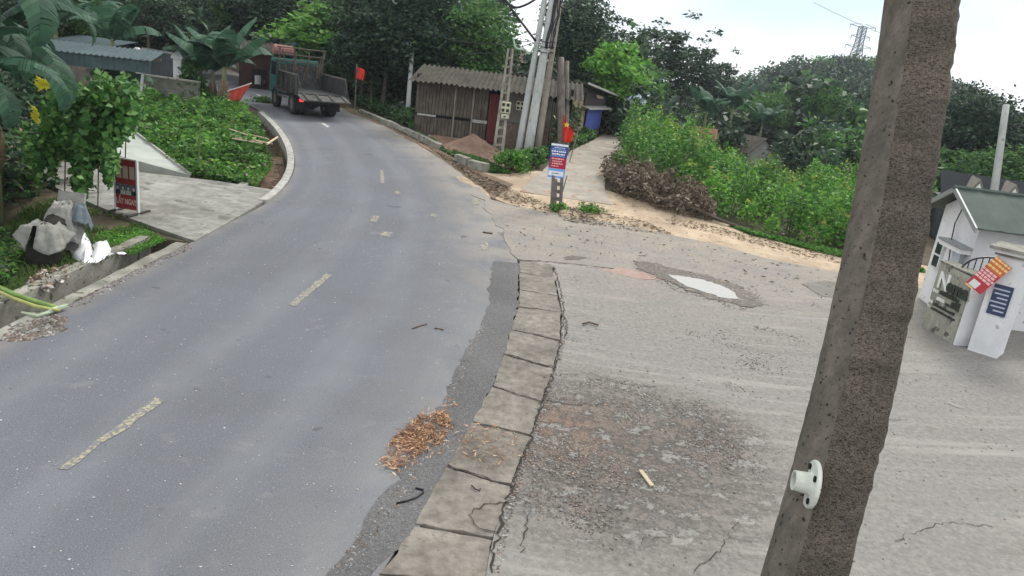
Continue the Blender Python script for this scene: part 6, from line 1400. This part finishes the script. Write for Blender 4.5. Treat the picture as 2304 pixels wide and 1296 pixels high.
# dry leaf litter and twigs along the dirt
slivers('leaf_litter', 'brown leaf litter and bark strips along the yard edge', [(1080, 425), (1160, 430), (1240, 462), (1340, 475), (1450, 500), (1520, 530), (1420, 522), (1280, 500), (1160, 462)], 2600, .14, [lf_dry, lf_brown], 113, .04, .22, 'litter', dens=lambda x, y: .25 + .9 * np.clip(lumps(x, y, 1.0, 17) + .1, 0, 1))
slivers('verge_litter', 'brown litter strewn along the road side below the kerb', [(870, 285), (960, 330), (1060, 405), (1110, 440), (1150, 425), (1060, 385), (980, 340), (900, 295)], 1500, .13, [lf_dry, lf_brown], 114, .03, .25, 'litter')
slivers('dirt_scraps', 'small dark twigs and scraps scattered over the dirt and yard', [(1100, 480), (1500, 540), (1900, 620), (1850, 700), (1500, 600), (1250, 580), (1120, 560)], 240, .12, [lf_brown, lf_dry], 115, .015, .22, 'litter', z=.03)
slivers('thicket_litter', 'pale dry litter along the foot of the thicket', [(1500, 488), (1690, 530), (1920, 580), (1925, 600), (1690, 548), (1500, 505)], 700, .12, [lf_dry], 116, .02, .25, 'litter')
slivers('drain_twigs', 'dry twigs caught in the curved drain', [(600, 330), (640, 345), (648, 385), (620, 420), (605, 410), (618, 375)], 200, .22, [lf_dry, lf_brown], 117, .1, .12, 'twigs', z=-.3)
# cut poles lying in the weeds
for i, (a, b, r) in enumerate((((520, 325), (600, 342), .03), ((530, 333), (612, 346), .035), ((545, 322), (605, 338), .025), ((522, 338), (590, 350), .025), ((600, 352), (624, 337), .04), ((516, 318), (560, 336), .025))):
    lab = ['uppermost cut pole in the pale timber bunch on the weeds', 'longest cut pole in the pale timber bunch', 'short cut pole crossing the pale timber bunch', 'lowest cut pole of the pale timber bunch', 'pale cut pole end jutting over the curved drain', 'leftmost cut pole of the pale timber bunch'][i]
    mb = MB(); mb.tube([G(*a) + Vz(.32 + .02 * i), G(*b) + Vz(.30 + .03 * i)], [r, r * .8], 6); tag(mb.build('cut_pole', mat('fresh_cut_wood', (.62, .52, .36), (.45, .36, .24), scale=7)), lab, 'pole', 'cut poles lying on the weeds')
# sticks, hose, plank piece
def stick(name, label, pts, r, mt, cat='stick', lift=.03):
    mb = MB(); mb.tube([G(*p) + Vz(lift + r) for p in pts], r, 6); return tag(mb.build(name, mt, smooth=True), label, cat)
stick('bent_hose', 'bent black rubber hose piece lying on the asphalt patch', [(892, 1136), (915, 1131), (938, 1122), (952, 1112), (952, 1105), (935, 1102)], .011, m_cable, 'hose', .004)
stick('bent_hose', 'small curled black strip on the kerb slab', [(1060, 1100), (1068, 1108), (1078, 1112), (1080, 1106)], .007, m_cable, 'hose')
p, q_ = G(1440, 1064), G(1466, 1100); mb = MB(); d = q_ - p; mb.box((p + q_) / 2 + Vz(.035), (d.length, .05, .018), Matrix.Rotation(math.atan2(d.y, d.x), 3, 'Z')); tag(mb.build('wood_offcut', mat('pale_offcut', (.5, .42, .3), (.36, .3, .22), scale=6)), 'pale wooden offcut lying on the gritty yard', 'wood')
stick('pale_twig', 'pale forked twig on the yard right of the near pole', [(2132, 910), (2150, 918), (2168, 923)], .008, plain('pale_twig', (.6, .55, .48), .8))
stick('dark_twig', 'dark crooked twig lying on the road', [(928, 741), (945, 735), (960, 731)], .012, m_twig, lift=.0)
stick('dark_twig', 'dark twig right of the crooked twig on the road', [(978, 740), (998, 744)], .012, m_twig, lift=.0)
stick('dark_twig', 'dark branch piece lying where road meets yard', [(1086, 524), (1108, 527)], .02, m_twig, lift=.0)
stick('dark_twig', 'bark piece on the yard near the kerb slabs', [(1310, 735), (1325, 731), (1345, 737)], .02, m_twig)
# sand heap with bricks, roadside shrine pot
c = G(1062, 335); sh = MB(); n = 18; vs = []; rg = np.random.default_rng(121); ca_, cb_ = 1.25, .75
for i in range(9):
    r = i / 8
    for k in range(n): a = 2 * math.pi * k / n; x_, y_ = c.x + ca_ * r * math.cos(a) * (1 + .1 * math.sin(3 * a)), c.y + cb_ * r * math.sin(a); vs.append((x_, y_, gz(x_, y_) - .02 + .62 * (1 - r) ** 1.2 + rg.normal(0, .015)))
sh.add(vs, [(i * n + k, i * n + (k + 1) % n, (i + 1) * n + (k + 1) % n, (i + 1) * n + k) for i in range(8) for k in range(n)]); tag(sh.build('sand_heap', m_red, smooth=True), 'heap of reddish sand in front of the plank house', 'sand heap')
clods('heap_lumps', 'reddish lumps and broken brick around the sand heap', [(960, 325), (1060, 325), (1130, 345), (1160, 375), (1060, 365), (990, 350)], 420, .045, [m_red, m_g2], 122, flat=.8, lift=.0)
c = G(908, 262); pt = thing('roadside_altar', 'small red box with white cloth at the foot of the lamp pole', 'altar', c + Vector((-.25, -.1, 0))); mb = MB(); mb.span(-.28, .22, -.18, .18, 0, .32); mb.build('box', m_redwood, pt)
P = [[pt.location + Vector((-.36 + .6 * u, -.22 + .36 * v, .33 + .42 * u * (1 - .5 * v) + .03 * math.sin(9 * u + 5 * v))) for v in np.linspace(0, 1, 6)] for u in np.linspace(0, 1, 8)]; cloth('cloth', P, 8, 6, mat('grey_white_cloth', (.5, .5, .48), (.35, .35, .33), scale=5), pt)
# low tree growing over the road edge beyond the flag
bush('fallen_leafy_branch', 'green leafy branch lying on the far road beside the truck', 588, 230, .55, .18, lf_mid, 131, .14, 14, 40, 'branch')
mb = MB(); p0 = G(446, 395); mb.tube([p0 - Vz(.1), p0 + Vector((.05, 0, 1.0)), p0 + Vector((.1, 0, 2.2))], [.025, .02, .01], 5); tag(mb.build('thin_sapling', mat('green_sapling', (.16, .19, .09), (.1, .12, .06), scale=6)), 'thin bare sapling stem standing in the weed plot', 'sapling')

# thin haze over the valley and hill
hz = MB(); hz.span(-330, 330, -40, 330, -7, 60)
m_hz = bpy.data.materials.new('haze_air'); m_hz.use_nodes = True; t = m_hz.node_tree; t.nodes.clear(); oo = N(t, 'ShaderNodeOutputMaterial'); pv = N(t, 'ShaderNodeVolumePrincipled')
pv.inputs['Color'].default_value = (.82, .92, 1, 1); pv.inputs['Density'].default_value = .0004; pv.inputs['Anisotropy'].default_value = .2; t.links.new(pv.outputs[0], oo.inputs['Volume'])
HAZE = True
if HAZE: tag(hz.build('haze', m_hz), 'thin pale haze in the air over the valley and hill', 'haze', kind='stuff')
SC.cycles.volume_step_rate = 4; SC.cycles.volume_max_steps = 64; SC.cycles.volume_bounces = 0
